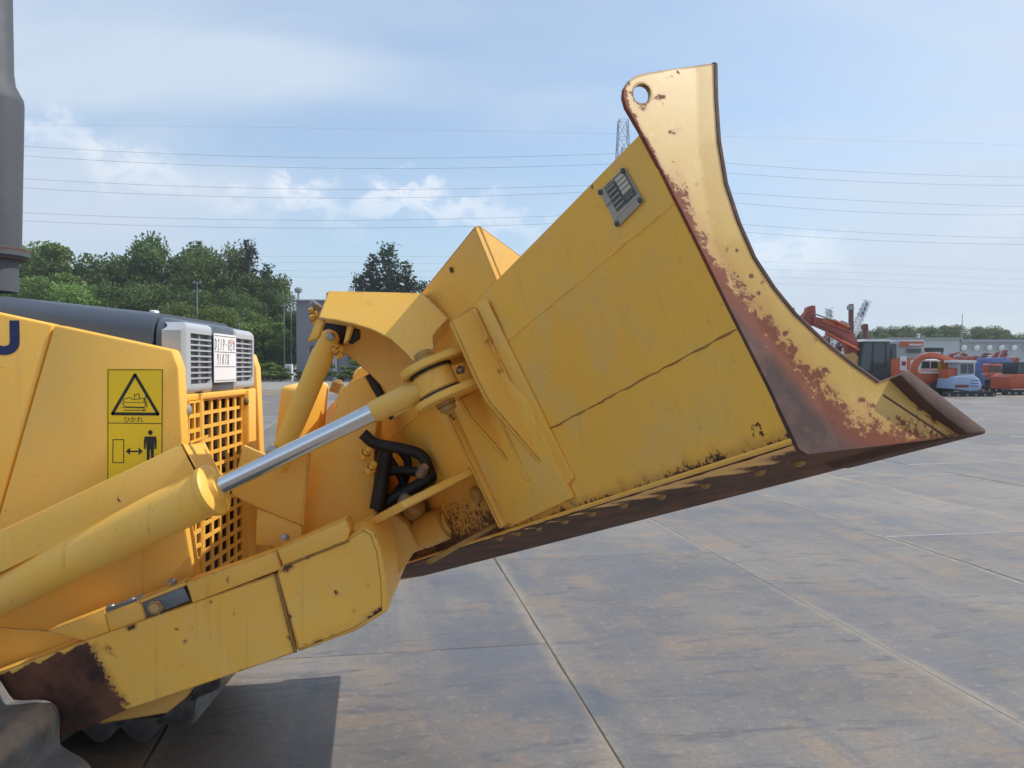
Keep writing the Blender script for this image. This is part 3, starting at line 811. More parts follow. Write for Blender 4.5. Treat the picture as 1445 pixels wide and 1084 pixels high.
    spots = [(933, 137, 6), (928, 140, 5), (945, 110, 4), (956, 104, 4), (950, 187, 6), (957, 183, 4), (926, 200, 3), (1060, 390, 4), (1070, 415, 4), (1108, 470, 5), (1121, 492, 7), (1136, 519, 6), (1155, 528, 8), (1164, 523, 6), (1174, 492, 4), (1216, 565, 6), (1229, 573, 6), (1275, 598, 5), (1190, 572, 4), (1150, 480, 4), (1075, 400, 3), (1040, 355, 3), (985, 260, 3), (1290, 560, 7), (1300, 575, 6), (1318, 590, 6)]
    def rust_end(x, y):
        v = max(0.0, min(1.0, 0.5 + (y - lerp_tab(rb, x)) * 0.62 / 72))
        back = abs(x - lerp_tab(bx, y)) * 0.9 if y < 640 else 99
        v = max(v, 0.66 - back / 16, (0.60 - math.dist((x, y), (906, 132)) / 70) if y > 128 and x < 915 else 0)
        for cx_, cy_, r_ in spots: v = max(v, 0.95 - 0.55 * math.hypot((x - cx_) * 0.8, (y - cy_) * 1.3) / r_)
        return max(0.0, min(1.0, v))
    ex = [[(lerp_tab(crease, yy), yy) for yy in range(96, 636, 9)]]
    plate('end_plate', outline, fn, A_AX * 0.0065, Y_END, blade, holes=[hole], step=6, attrs={'rust': rust_end}, smooth=25, extra=ex)
    # folded rust-lined creases on the corner plate
    for (x0, y0, x1, y1) in ((1246, 558, 1338, 619),):
        tube('fold_line', [bp(x0 + (x1 - x0) * i / 12, y0 + (y1 - y0) * i / 12, spos(x0 + (x1 - x0) * i / 12, y0 + (y1 - y0) * i / 12) + 0.0006) for i in range(13)], 0.0018, BROWN, blade, 6)
    # far end plate
    fo = [bp(x, y, 0.0) + A_AX * BL for x, y in outline[::1]]
    prism('end_plate', fo, A_AX * 0.014, Y_ARM, blade)
    # rim bead following the moldboard edge, worn to bare steel
    fx = [(1007, 91), (1008, 140), (1012, 200), (1022, 260), (1040, 315), (1062, 365), (1090, 408), (1120, 445), (1160, 483), (1200, 515), (1237, 541)]
    tube('edge_rim', [bp(x + 1, y, spos(x, y) + 0.004) for x, y in fx], 0.0045, BROWN, blade, 8)
    # spill guard standing on the middle of the crest
    h = 0.110; up = (B_TOP - B_S1).normalized()
    g0, g1 = 0.478, 2.08
    ring = [B_TOP + A_AX * g0, B_TOP + A_AX * g1, B_TOP + up * h + A_AX * g1, B_TOP + up * h + A_AX * g0]
    sg = prism('spill_guard', [q - PL_U[1] * 0.002 for q in ring], -PL_U[1] * 0.010, Y_ARM, blade)
    for s in (g0, g1):
        tri = [B_TOP + A_AX * s, B_TOP + up * h + A_AX * s, B_TOP - PL_U[1] * 0.085 + A_AX * s]
        prism('guard_gusset', [q - PL_U[1] * 0.013 for q in tri], A_AX * 0.010, Y_ARM, blade)
    c = onb(PL_U, 637, 381, 0.0); lathe('hole_rim', c, PL_U[1], [(0, .006), (.0015, .006)], BLACK, blade, 10)
    # stiffeners, mirrored about the middle of the blade
    def both(fnc):
        fnc(1); fnc(-1)
    def mir(P): s = sv(P); return P + A_AX * (BL - 2 * s)
    def rib(px, s, th, name='gusset'):
        ring = [bp(x, y, s) for x, y in px]
        prism(name, ring, A_AX * th, Y_ARM, blade)
        prism(name, [mir(q) for q in ring], A_AX * -th, Y_ARM, blade)
    rib([(637, 452), (668, 433), (674, 436), (797, 684), (790, 690), (766, 654), (690, 566), (673, 533)], 0.578, 0.014)
    rib([(650, 562), (684, 545), (748, 676), (742, 682), (700, 628), (664, 588)], 0.70, 0.014)
    # backing strip beside the near gusset and the doubler plate with rounded corner
    def slab(px, pl, off, name):
        ring = [onb(pl, x, y, off) for x, y in px]
        prism(name, ring, -pl[1] * (off - 0.0005), Y_BLADE, blade, bevel=0.002)
        prism(name, [mir(q) for q in ring], -pl[1] * (off - 0.0005), Y_BLADE, blade, bevel=0.002)
    slab([(671, 430), (684, 424), (808, 676), (795, 690)], PL_M, 0.007, 'backing_strip')
    rb0, rb1 = onb(PL_M, 634, 565), onb(PL_L, 717, 740)
    ring = [rb0, rb0 + PL_M[1] * .024, rb1 + PL_L[1] * .024, rb1]
    prism('stiffener', ring, A_AX * -0.012, Y_ARM, blade); prism('stiffener', [mir(q) for q in ring], A_AX * 0.012, Y_ARM, blade)
    slab([(637, 571), (706, 722), (711, 733), (718, 739), (728, 740), (805, 704), (742, 566), (700, 520)], PL_L, 0.012, 'doubler_plate')
    # clevis lugs for the angle cylinder
    s0 = 0.615
    baseU, baseL = onb(PL_M, 668, 490), onb(PL_M, 684, 538)
    qv = (B_S1 - B_S2).normalized()
    eU = (bp(574, 524, s0 + .03) - (baseU + A_AX * (s0 + .03 - sv(baseU)))); eU -= A_AX * eU.dot(A_AX)
    L = eU.length; e1 = eU / L; nl = e1.cross(A_AX).normalized()
    if nl.dot(qv) < 0: nl = -nl
    for bpt in (baseU, baseL):
        b0 = bpt + A_AX * (s0 - sv(bpt)); wdt = 0.115; r = wdt / 2
        pts = [b0 - e1 * 0.02, b0 + e1 * (L - r)] + [b0 + e1 * (L - r) + A_AX * r + (e1 * math.sin(R(t)) - A_AX * math.cos(R(t))) * r for t in range(15, 180, 15)] + [b0 + e1 * (L - r) + A_AX * wdt, b0 + A_AX * wdt - e1 * 0.02]
        prism('lug', [q - nl * .008 for q in pts], nl * 0.016, Y_ARM, blade, bevel=0.002)
        prism('lug', [mir(q - nl * .008) for q in pts], nl * 0.016, Y_ARM, blade, bevel=0.002)
    mid = (baseU + baseL) / 2; mid = mid + A_AX * (s0 + 0.0575 - sv(mid)) + e1 * (L - 0.0575)
    span = (baseU - baseL).dot(nl)
    lathe('pivot_pin', mid - nl * (span / 2 + .03), nl, [(0, .010), (.004, .017), (.014, .017), (.014, .02), (span + .05, .02), (span + .05, .018), (span + .058, .018), (span + .062, .012)], Y_DIRT_SHADE, blade, 18)
    # lower blade bracket: shelf plate and pivot seat near the middle
    pA, pB = onb(PL_M, 676, 656, 0.0), bp(563, 716, 0.0)
    s1 = sv(pA); pB = bp(563, 716, s1 + 0.0); pB = bp(566, 714, s1)
    prism('shelf_plate', [bp(x, y, s1) for x, y in ((563, 709), (672, 655), (678, 665), (570, 719))], A_AX * 0.62, Y_ARM, blade, bevel=0.002)
    lathe('boss', onb(PL_L, 675, 697, 0.0), PL_L[1], [(0, .020), (.010, .019), (.016, .013), (.017, .001)], Y_DIRT_SHADE, blade, 14)
    prism('lower_rib', [bp(x, y, s1 + 0.02) for x, y in ((606, 790), (705, 735), (709, 739), (610, 795))], A_AX * 0.03, WELD, blade)
    # data plate
    dp = [onb(PL_U, x, y, 0.0035) for x, y in ((880, 237), (907, 284), (871, 321), (845, 270))]
    plt = prism('data_plate', dp, -PL_U[1] * 0.0025, PLATEGREY, blade)
    def dq(u0, v0, u1, v1):
        f = lambda u, v: (dp[3] * (1 - u) + dp[0] * u) * (1 - v) + (dp[2] * (1 - u) + dp[1] * u) * v
        return [f(u0, v0) + PL_U[1] * .0009, f(u1, v0) + PL_U[1] * .0009, f(u1, v1) + PL_U[1] * .0009, f(u0, v1) + PL_U[1] * .0009]
    def marks(name, rects, mat, k=0.0):
        bm = bmesh.new()
        for r_ in rects: bm.faces.new([bm.verts.new(q + PL_U[1] * k) for q in dq(*r_)])
        return finish(bm, name, mat, plt)
    marks('printed_area', [(0.22, 0.08, 0.60, 0.72), (0.60, 0.55, 0.93, 0.74)], PLATEDARK)
    marks('printed_rows', [(0.25, 0.12 + i * .125, 0.55, 0.155 + i * .125) for i in range(5)] + [(0.64, 0.60 + i * .06, 0.90, 0.615 + i * .06) for i in range(2)], PLATEGREY, 0.0004)
    marks('printed_cells', [(0.62, 0.07 + i * .12, 0.93, 0.155 + i * .12) for i in range(4)] + [(0.1, .78, .9, .80)], PLATELIGHT, 0.0002)
    marks('printed_lines', [(0.02, 0.42, 0.2, 0.44), (0.2, 0.03, 0.97, 0.045), (0.955, 0.03, 0.975, 0.76)], PLATEDARK, 0.0003)
    for u, v in ((0.04, 0.05), (0.96, 0.05), (0.96, 0.93), (0.05, 0.93)):
        c = dq(u, v, u, v)[0]; lathe('rivet', c, PL_U[1], [(0, .004), (.0015, .004), (.003, .002)], PLATEDARK, plt, 8)
    return mid, nl, e1, span
CLEVIS, CL_N, CL_E, CL_SPAN = build_blade()


def build_cylinder():
    P0 = at(-160, 914, 1.74); P1 = CLEVIS
    d = (P1 - P0); L = d.length; d = d / L
    def tpx(x):      # distance along the axis at which it shows at picture column x
        lo, hi = 0, L
        for _ in range(40):
            m = (lo + hi) / 2; v = P0 + d * m - CAMP; xx = CX + FPX * v.dot(RT) / v.dot(FW)
            lo, hi = (m, hi) if xx < x else (lo, m)
        return lo
    t0, t1, t2 = tpx(292), tpx(528), tpx(588)
    c = lathe('angle_cylinder', P0, d, [(-.12, .03), (-.1, .046), (0, .048), (t0, .048), (t0, .050), (t0 + .006, .0535), (t0 + .018, .0535), (t0 + .022, .046), (t0 + .024, .030), (t0 + .034, .027), (t0 + .036, .021)], Y_CYL, DZ, 40)
    lathe('rod', P0, d, [(t0 - .05, .0182), (t1, .0182)], CHROME, c, 40)
    lathe('rod_end', P0, d, [(t1 - .001, .0205), (t1 + .004, .0220), (t2, .0235), (t2 + .03, .026), (L - 0.02, .026)], Y_CYL, c, 28)
    h = CL_SPAN * 0.62
    lathe('rod_eye', P1 - CL_N * h / 2, CL_N, [(0, .022), (0, .038), (.004, .041), (h - .004, .041), (h, .038), (h, .022)], Y_CYL, c, 28)
    lathe('grease_nipple', P1 + CL_E * -0.045 + A_AX * -.02, -A_AX, [(0, .006), (.008, .006), (.012, .009), (.02, .004)], ZINC, c, 10)
    for k in (-1, 1): lathe('spacer', P1 + CL_N * (k * (h / 2 + .003)) - CL_N * .003, CL_N, [(0, .044), (.006, .044)], BLACK, c, 24)
    # cover plate above the barrel with folded end
    w = [(-120, 804), (0, 750), (258, 626), (284, 674), (0, 808), (-120, 864)]
    pxprism('cylinder_cover', w, 1.645, 0.006, Y_CYL, DZ, bevel=0.0015)
    A = [at(258, 626, 1.645), at(284, 674, 1.645)]
    B = [at(289, 624, 1.80), at(322, 690, 1.80)]
    q = [A[0], B[0], B[1], A[1]]; prism('cover_end', q, (-0.006, 0, 0.0), Y_CYL, DZ)
    T = [at(-120, 804, 1.645), at(258, 626, 1.645)]
    top = [T[0] + Vector((0, .006, 0)), T[1] + Vector((0, .006, 0)), T[1] + Vector((0, .15, 0.006)), T[0] + Vector((0, .15, 0.006))]
    prism('cover_top', top, (0, 0, -0.006), Y_CYL, DZ)
build_cylinder()


def build_cframe():
    yn = 1.79
    def rub(x, y):           # bare brown steel where the track has rubbed the arm
        edge = lerp_tab([(900, 128), (925, 134), (950, 150), (1003, 177), (1040, 190)], y)
        return max(0.0, min(1.0, 0.5 + (edge - x) / 40))
    aspots = [(188, 884, 6), (181, 886, 6), (152, 915, 6), (160, 925, 4), (172, 985, 6), (178, 992, 5), (300, 850, 3), (260, 905, 3), (395, 830, 4), (410, 900, 5), (340, 945, 4)]
    def rub_top(x, y):
        v = rub(x, y) if y > lerp_tab([(-200, 1040), (0, 955), (130, 905)], x) else 0.0
        for cx_, cy_, r_ in aspots: v = max(v, 0.9 - 0.5 * math.hypot(x - cx_, (y - cy_) * 1.3) / r_)
        return max(0.0, min(1.0, v))
    far = 2 * YC
    arm = [(-260, 1044), (0, 948), (62, 925), (150, 893), (388, 811), (416, 921), (300, 961), (176, 1003), (118, 1029), (-60, 1090), (-260, 1164)]
    frame = pxprism('lifting_frame', [(x, y) for x, y in arm], yn + 0.004, 0.06, Y_ARM, DZ)
    plate('arm_plate', arm, lambda x, y: at(x, y, yn), (0, 0.0036, 0), Y_FRAME, frame, step=7, attrs={'rust': rub_top})
    ring = [at(x, y, yn) for x, y in arm]
    prism('arm_plate', [Vector((q.x, far - q.y, q.z)) for q in ring], (0, -0.06, 0), Y_FRAME, frame, bevel=0.003)
    # lower flange showing below the beam
    prism('arm_flange', [at(x, y, yn + 0.062) for x, y in ((140, 1022), (236, 1006), (262, 986), (276, 966), (150, 990))], (0, 0.02, 0), Y_WEAR_SHADE, frame)
    prism('arm_flange', [at(x, y, yn - 0.0) + Vector((0, .07, 0)) for x, y in ((-120, 890), (0, 902), (95, 908), (150, 893), (0, 950), (-120, 992))], (0, 0.05, 0), Y_ARM, frame)
    # top rail bolted on the beam: rear wedge, coupling, front rail
    pxprism('top_rail', [(66, 891), (147, 860), (155, 893), (120, 905)], yn + .008, 0.05, Y_FRAME, frame, bevel=0.0015)
    pxprism('top_rail', [(262, 822), (390, 777), (398, 803), (272, 852)], yn + .004, 0.055, Y_FRAME, frame, bevel=0.002)
    pxprism('coupling_block', [(148, 866), (198, 848), (206, 874), (156, 893)], yn + .006, 0.05, Y_FRAME, frame, bevel=0.0015)
    pxprism('coupling_bracket', [(193, 852), (258, 826), (268, 848), (205, 874)], yn + .012, 0.04, STEELBLUE, frame, bevel=0.002)
    pxprism('coupling_lip', [(196, 846), (262, 820), (264, 826), (198, 852)], yn + .004, 0.05, Y_FRAME, frame)
    pxprism('coupling_shim', [(147, 860), (193, 845), (194, 851), (149, 868)], yn + .012, 0.04, STEELBLUE, frame)
    for x, y, m in ((157, 855, ZINC), (186, 846, ZINC), (243, 820, ZINC), (401, 757, ZINC)):
        lathe('rail_bolt', at(x, y + 4, yn + .03), (0.32, 0, 0.95), [(0, .011), (.006, .011), (.010, .008), (.013, .002)], m, frame, 10)
    lathe('coupling_bolt', at(220, 857, yn + .012), (0, -1, 0), [(0, .017), (.004, .017), (.004, .0125), (.011, .0125), (.013, .008)], plain('tan_bolt', (0.5, 0.33, 0.13), 0.5, .2), frame, 6, smooth=20)
    # front box: near face, then the cross beam running to the other arm
    boxp = [(388, 812), (398, 797), (480, 765), (515, 744), (528, 752), (538, 775), (545, 820), (547, 864), (500, 893), (419, 923)]
    rub0 = lambda x, y: 0.62 if False else max(0.0, 0.40 - min(abs(math.dist((x, y), (405, 800)) / 40), abs(923 - (x - 419) * .47 - y) / 50 if x > 419 else 9, 1) * 0.6)
    ring = [at(x, y, yn - 0.012) for x, y in boxp]
    spots = [(408, 799, 7), (403, 804, 6), (437, 785, 4), (455, 776, 4), (466, 771, 4), (481, 765, 3), (452, 905, 5), (468, 897, 4), (520, 872, 5), (531, 866, 7), (540, 862, 6), (430, 918, 5), (445, 909, 4), (474, 834, 3), (477, 840, 3), (420, 838, 3), (519, 828, 3), (512, 830, 2), (475, 795, 2), (500, 860, 3), (410, 870, 4), (516, 745, 6), (526, 757, 4)]
    def beam_rust(x, y):
        v = 0.30 - min(1.0, (abs((x - 419) * -0.45 + 923 - y)) / 40) * 0.3 if x > 419 else 0.0
        for cx_, cy_, r_ in spots: v = max(v, 0.92 - 0.5 * math.hypot(x - cx_, (y - cy_) * 1.3) / r_)
        return max(0.0, min(1.0, v))
    inn_ = [(392, 812), (400, 800), (481, 768), (513, 748), (523, 754), (532, 778), (538, 820), (539, 862), (499, 887), (422, 917)]
    plate('beam_face', inn_, lambda x, y: at(x, y, yn - 0.0075), (0, 0.003, 0), Y_FRAME, frame, step=6, attrs={'rust': beam_rust})
    prism('cross_beam', [q + Vector((0, .006, 0)) for q in ring], (0, 2 * (YC - yn) + 0.012, 0), Y_FRAME, frame, bevel=0.008)
    pxprism('corner_ledge', [(390, 776), (478, 737), (488, 733), (494, 748), (490, 764), (400, 800)], yn - .010, 0.06, Y_FRAME, frame, bevel=0.003)
    # centre tower, in front of the radiator guard
    tw = [(435, 640), (470, 590), (478, 550), (514, 530), (535, 565), (528, 640), (530, 735), (505, 742), (420, 764)]
    pxprism('tower', tw, 1.98, 0.10, Y_ARM, frame, bevel=0.004)
    pxprism('tower_web', [(430, 640), (512, 590), (540, 735), (420, 764)], 2.18, 0.16, Y_ARM, frame, bevel=0.004)
    pxprism('bracket_plate', [(343, 628), (377, 643), (438, 640), (426, 742), (362, 716), (326, 698)], 1.92, 0.012, Y_ARM, frame, bevel=0.002)
    pxprism('bracket_base', [(362, 716), (426, 742), (424, 775), (360, 770)], 1.925, 0.30, Y_ARM, frame, bevel=0.003)
    # bright cast bracket beyond, catching the sun on its front
    bm = bmesh.new()
    A = [(-0.50, 2.24, 1.225), (-0.47, 2.30, 1.25), (-0.475, 2.42, 1.23), (-0.50, 2.52, 1.24), (-0.56, 2.50, 1.25), (-0.58, 2.26, 1.235)]
    B = [(-0.545, 2.22, 1.03), (-0.50, 2.30, 1.02), (-0.50, 2.42, 1.02), (-0.54, 2.5, 1.02), (-0.60, 2.50, 1.02), (-0.60, 2.24, 1.03)]
    a = [bm.verts.new(v) for v in A]; b = [bm.verts.new(v) for v in B]; bm.faces.new(a); bm.faces.new(b)
    for i in range(6): bm.faces.new((a[i], a[(i + 1) % 6], b[(i + 1) % 6], b[i]))
    finish(bm, 'cast_bracket', Y_ARM, frame, bevel=0.012, smooth=60, seg=3)
    lathe('cast_boss', at(507, 534, 2.35), (0.4, -0.5, 0.75), [(0, .02), (.02, .02), (.035, .012), (.04, .002)], Y_ARM, frame, 12)
    lathe('cast_boss', at(476, 545, 2.4), (0.3, 0, 1), [(-.02, .02), (.01, .018), (.02, .008)], WELD, frame, 10)
    # pivot bar between frame and blade
    P, Q = at(545, 772, 2.12), at(640, 733, 2.02); dd = (Q - P); LL = dd.length
    lathe('pivot_bar', P, dd, [(-.06, .05), (0, .048), (.03, .041), (LL * .55, .041), (LL * .55, .0435), (LL * .93, .0435), (LL * .94, .036), (LL, .036), (LL, .01)], Y_WEAR_SHADE, frame, 28)
    lathe('pivot_cap', at(585, 716, 2.05), (0.5, -0.6, 0.6), [(-.02, .03), (.008, .03), (.02, .02), (.024, .004)], Y_DIRT_SHADE, frame, 12)
    pxprism('pivot_seat', [(520, 742), (552, 722), (575, 740), (590, 770), (573, 798), (548, 830), (530, 770)], 2.0, 0.5, Y_WEAR_SHADE, frame, bevel=0.012)

    # gooseneck: tilted near plate curving down to the clevis, top and far plate making an open channel
    gy = lambda y: 1.675 - (y - 411) * 0.0009
    gp = lambda x, y: at(x, y, gy(y))
    curve = [(583, 512), (575, 502), (566, 493), (552, 480), (538, 472), (525, 466), (512, 461.5), (500, 458), (486, 454.5), (472, 452), (449, 449)]
    near = [gp(x, y) for x, y in [(464, 411), (597, 414), (633, 450), (618, 466), (611, 475), (613, 493)] + curve]
    goose = prism('gooseneck', near, (0, 0.008, 0.001), Y_ARM, DZ)
    t0_, t1_ = gp(464, 411), gp(597, 414)
    prism('top_plate', [t0_ + Vector((0, .009, 0)), t1_ + Vector((0, .009, 0)), t1_ + Vector((0, .16, -.004)), t0_ + Vector((0, .16, -.004))], (0, 0, -0.008), Y_ARM, goose)
    inner = [(455, 440), (500, 436), (560, 446), (600, 470), (612, 500), (600, 545), (585, 575), (556, 590), (548, 572), (543, 550), (522, 528), (500, 509), (478, 494), (452, 470)]
    pxprism('inner_plate', inner, 1.80, 0.01, Y_ARM, goose)
    pxprism('end_fork', [(446, 450), (458, 451), (449, 477), (433, 483)], 1.655, 0.02, Y_ARM, goose, bevel=0.002)
    pxprism('end_fork', [(490, 459), (498, 460), (492, 479), (484, 487)], 1.66, 0.05, Y_ARM, goose, bevel=0.002)
    pxprism('cavity_shade_block', [(454, 454), (489, 460), (481, 489), (470, 488), (446, 484)], 1.765, 0.03, BLACK, goose, bevel=0.004)  # black filler painting the shade of the cavity behind the pin
    pxprism('rubber_stop', [(499, 463), (506, 464), (506, 478), (494, 486), (491, 484)], 1.68, 0.03, BLACK, goose, bevel=0.004)
    tube('hose', [at(x, y, 1.86) for x, y in ((521, 528), (530, 545), (540, 562), (548, 576), (556, 590))], 0.011, BLACK, goose, 10)
    for x, y in ((446, 432), (443, 442), (445, 452), (478, 491), (477, 499)):
        lathe('fitting', at(x, y, 1.72), (-0.5, -0.6, .6), [(-.010, .009), (.005, .009), (.005, .006), (.014, .006), (.016, .002)], ZINC if y < 440 else Y_ARM, goose, 8)
    # tilt link tube
    P, Q = at(396, 643, 1.84), at(466, 475, 1.725); dd = Q - P; LL = dd.length
    tl = lathe('tilt_cylinder', P, dd, [(-.03, .016), (-.03, .028), (.015, .028), (.018, .0245), (LL * .86, .0245), (LL * .9, .021), (LL, .021), (LL + .010, .014), (LL + .013, .003)], Y_CYL, DZ, 28)
    lathe('link_pin', at(466, 475, 1.70), (0, 1, 0), [(0, .005), (.003, .009), (.010, .009), (.05, .008)], ZINC, tl, 12)
    lathe('link_pin', at(383, 638, 1.80), (0, 1, 0), [(0, .008), (.004, .014), (.1, .014)], ZINC, tl, 12)
    pxprism('link_fork', [(398, 632), (404, 618), (432, 616), (436, 622), (420, 636)], 1.88, 0.03, Y_CYL, tl, bevel=0.004)
    # hoses bundled at the pivot
    Yh = 1.93
    runs = [[(512, 612), (530, 626), (560, 632), (590, 640), (602, 654), (600, 668)], [(545, 630), (541, 655), (538, 685), (532, 718)], [(531, 716), (560, 700), (595, 682), (612, 668), (608, 655)],
            [(534, 668), (565, 664), (598, 668), (612, 676)], [(520, 622), (530, 650), (528, 690), (536, 716)], [(518, 616), (548, 645), (572, 690), (560, 704)], [(556, 628), (575, 650), (570, 680), (548, 708)], [(600, 650), (614, 664), (606, 682), (580, 694), (548, 712)]]
    for i, r_ in enumerate(runs):
        pts = [at(x, y, Yh + 0.02 * i) for x, y in r_]; pp = []
        for k in range(len(pts) - 1):          # smooth the run
            p0, p1, p2, p3 = pts[max(k - 1, 0)], pts[k], pts[k + 1], pts[min(k + 2, len(pts) - 1)]
            for j in range(6):
                u = j / 6; pp.append(0.5 * ((2 * p1) + (p2 - p0) * u + (2 * p0 - 5 * p1 + 4 * p2 - p3) * u * u + (3 * p1 - p0 - 3 * p2 + p3) * u ** 3))
        pp.append(pts[-1]); tube('hydraulic_hose', pp, (0.014, 0.019, 0.015, 0.012, 0.012, 0.010, 0.011, 0.010)[i], BLACK, DZ, 14)
    for x, y, dx in ((596, 664, 1), (570, 705, 1), (516, 640, 0), (524, 660, 0)):
        lathe('hose_fitting', at(x, y, 1.9), (0.4, -0.5, 0.6), [(-.015, .013), (.004, .013), (.004, .010), (.016, .010), (.018, .003)], ZINC if dx else Y_ARM, DZ, 6, smooth=20)
build_cframe()


def build_tracks():
    xf, xr, zc, r = -1.165, -3.0, 0.335, 0.235
    straight = xf - xr; per = 2 * straight + 2 * math.pi * r
    n = 38; pitch = per / n
    # swamp shoe: rounded triangular ridge, length along y
    prof = []
    W2, Hh = pitch * 0.62, 0.088
    for i in range(-8, 9):
        u = i / 8; prof.append((u * W2, 0.80 * Hh * (0.5 + 0.5 * math.cos(math.pi * u)) ** 0.85))
    Ls = 0.70; bm = bmesh.new()
    ys = [-Ls / 2, -Ls / 2 + .03, Ls / 2 - .03, Ls / 2]
    rows = []
    for k, y in enumerate(ys):
        sc_ = 0.86 if k in (0, 3) else 1.0
        rows.append([bm.verts.new((x, y, z * sc_)) for x, z in prof])
    for r0, r1 in zip(rows, rows[1:]):
        for i in range(len(prof) - 1): bm.faces.new((r0[i], r0[i + 1], r1[i + 1], r1[i]))
    bot = [[bm.verts.new((x, y, -0.015)) for x in (-W2, W2)] for y in (ys[0], ys[-1])]
    bm.faces.new(rows[0][::-1] + [bot[0][0], bot[0][1]]); bm.faces.new(rows[-1] + [bot[1][1], bot[1][0]])
    bm.faces.new((bot[0][0], bot[0][1], bot[1][1], bot[1][0]))
    bmesh.ops.recalc_face_normals(bm, faces=bm.faces)
    me = bpy.data.meshes.new('track_shoe'); bm.to_mesh(me); bm.free(); me.materials.append(SHOE)
    for p in me.polygons: p.use_smooth = True
    me.set_sharp_from_angle(angle=R(38))
    for side, yc in ((-1, 1.425), (1, 2 * YC - 1.425)):
        # chain loop as the part, shoes as its pieces
        def pos(d):
            d %= per
            if d < straight: return Vector((xr + d, 0, zc + r)), 0.0
            d -= straight
            if d < math.pi * r:
                an = d / r; return Vector((xf + r * math.sin(an), 0, zc + r * math.cos(an))), an
            d -= math.pi * r
            if d < straight: return Vector((xf - d, 0, zc - r)), math.pi
            d -= straight; an = d / r
            return Vector((xr - r * math.sin(an), 0, zc - r * math.cos(an))), math.pi + an
        outer = []; 
        for i in range(80): p_, an = pos(per * i / 80); outer.append(Vector((p_.x, yc - 0.12, p_.z)))
        ch = prism('track', outer, (0, 0.24, 0), DARKCORE, DZ)
        box('track_frame', ((xf + xr) / 2, yc + side * -0.0, zc), (straight - .25, 0.28, 0.22), Y_ARM, ch, 0.02)
        lathe('idler', (xf, yc - .16, zc), (0, 1, 0), [(0, .06), (0, .17), (.05, .2), (.27, .2), (.32, .17), (.32, .06)], DARKCORE, ch, 28)
        lathe('sprocket', (xr, yc - .16, zc), (0, 1, 0), [(0, .1), (0, .2), (.32, .2), (.32, .1)], DARKCORE, ch, 20)
        for i in range(n):
            p_, an = pos(pitch * (i + 0.92))
            o = bpy.data.objects.new('track_shoe', me); COL.objects.link(o); o.parent = ch
            o.location = (p_.x, yc, p_.z); o.rotation_euler = (0, an, 0)
build_tracks()


def build_welds():
    """raised weld beads where plates meet"""
    rng = random.Random(21)
    def bead(name, P, Q, par, r=0.004, mat=None):
        P, Q = Vector(P), Vector(Q); n = max(4, int((Q - P).length / 0.006))
        tube(name, [P + (Q - P) * (i / n) + Vector((rng.uniform(-1, 1), rng.uniform(-1, 1), rng.uniform(-1, 1))) * r * 0.22 for i in range(n + 1)], [r * rng.uniform(0.8, 1.15) for _ in range(n + 1)], mat or Y_ARM, par, 6, 80)
    bl = next(o for o in DZ.children if o.name.startswith('blade')); fr = next(o for o in DZ.children if o.name.startswith('lifting_frame')); go = next(o for o in DZ.children if o.name.startswith('gooseneck'))
    bead('weld_bead', onb(PL_M, 668, 434, .001), onb(PL_L, 794, 686, .001), bl)
    bead('weld_bead', onb(PL_M, 684, 547, .013), onb(PL_L, 746, 678, .013), bl, 0.0035)
    for a_, b_ in (((664, 487), (690, 477)), ((682, 535), (705, 524)), ((686, 548), (708, 537))): bead('weld_bead', onb(PL_M, *a_, .012), onb(PL_M, *b_, .012), bl, 0.004)
    bead('weld_bead', at(390, 812, 1.785), at(417, 921, 1.785), fr, 0.0042, WELD)
    bead('weld_bead', at(156, 894, 1.797), at(388, 811, 1.797), fr, 0.003)
    bead('weld_bead', at(400, 799, 1.781), at(492, 763, 1.781), fr, 0.0032, WELD)
    bead('weld_bead', at(428, 742, 1.985), at(530, 736, 1.985), fr, 0.004)
    bead('weld_bead', at(436, 640, 1.915), at(427, 741, 1.915), fr, 0.003)
    bead('weld_bead', at(460, 446, 1.66), at(462, 413, 1.676), go, 0.002)
build_welds()

# ------------------------------------------------------------------ vegetation
def leaf_mat(name, dark, light, trans=0.25):
    m, t, b = newmat(name); tc = t.add('ShaderNodeTexCoord'); oi = t.add('ShaderNodeObjectInfo')
    n = t.noise(tc.outputs['Object'], 0.9, 3, 0.5); n2 = t.noise(tc.outputs['Object'], 7, 2)
    c = t.mix(t.ramp(n, 0.35, 0.65), dark, light); c = t.mix(t.math('MULTIPLY', n2, 0.5), c, tuple(x * 0.7 for x in dark))
    hs = t.add('ShaderNodeHueSaturation'); t.l.new(c, hs.inputs['Color'])
    t.put(hs.inputs['Hue'], t.mixf(oi.outputs['Random'], 0.485, 0.515)); t.put(hs.inputs['Value'], t.mixf(oi.outputs['Random'], 0.8, 1.2))
    b.inputs['Roughness'].default_value = 0.6; b.inputs['Specular IOR Level'].default_value = 0.3
    t.l.new(hs.outputs[0], b.inputs['Base Color'])
    tr = t.add('ShaderNodeBsdfTranslucent'); t.l.new(hs.outputs[0], tr.inputs[0]); mx = t.add('ShaderNodeMixShader'); mx.inputs[0].default_value = trans
    t.l.new(b.outputs[0], mx.inputs[1]); t.l.new(tr.outputs[0], mx.inputs[2]); t.l.new(mx.outputs[0], t.n['Material Output'].inputs[0])
    return m
LEAF = leaf_mat('leaf_broad', (0.070, 0.118, 0.028), (0.15, 0.225, 0.055))
LEAFL = leaf_mat('leaf_light', (0.125, 0.195, 0.04), (0.225, 0.32, 0.075))
LEAFD = leaf_mat('leaf_conifer', (0.030, 0.060, 0.032), (0.062, 0.105, 0.048), 0.15)
BARK = plain('bark', (0.09, 0.07, 0.055), 0.9, 0, 0.3, 6)


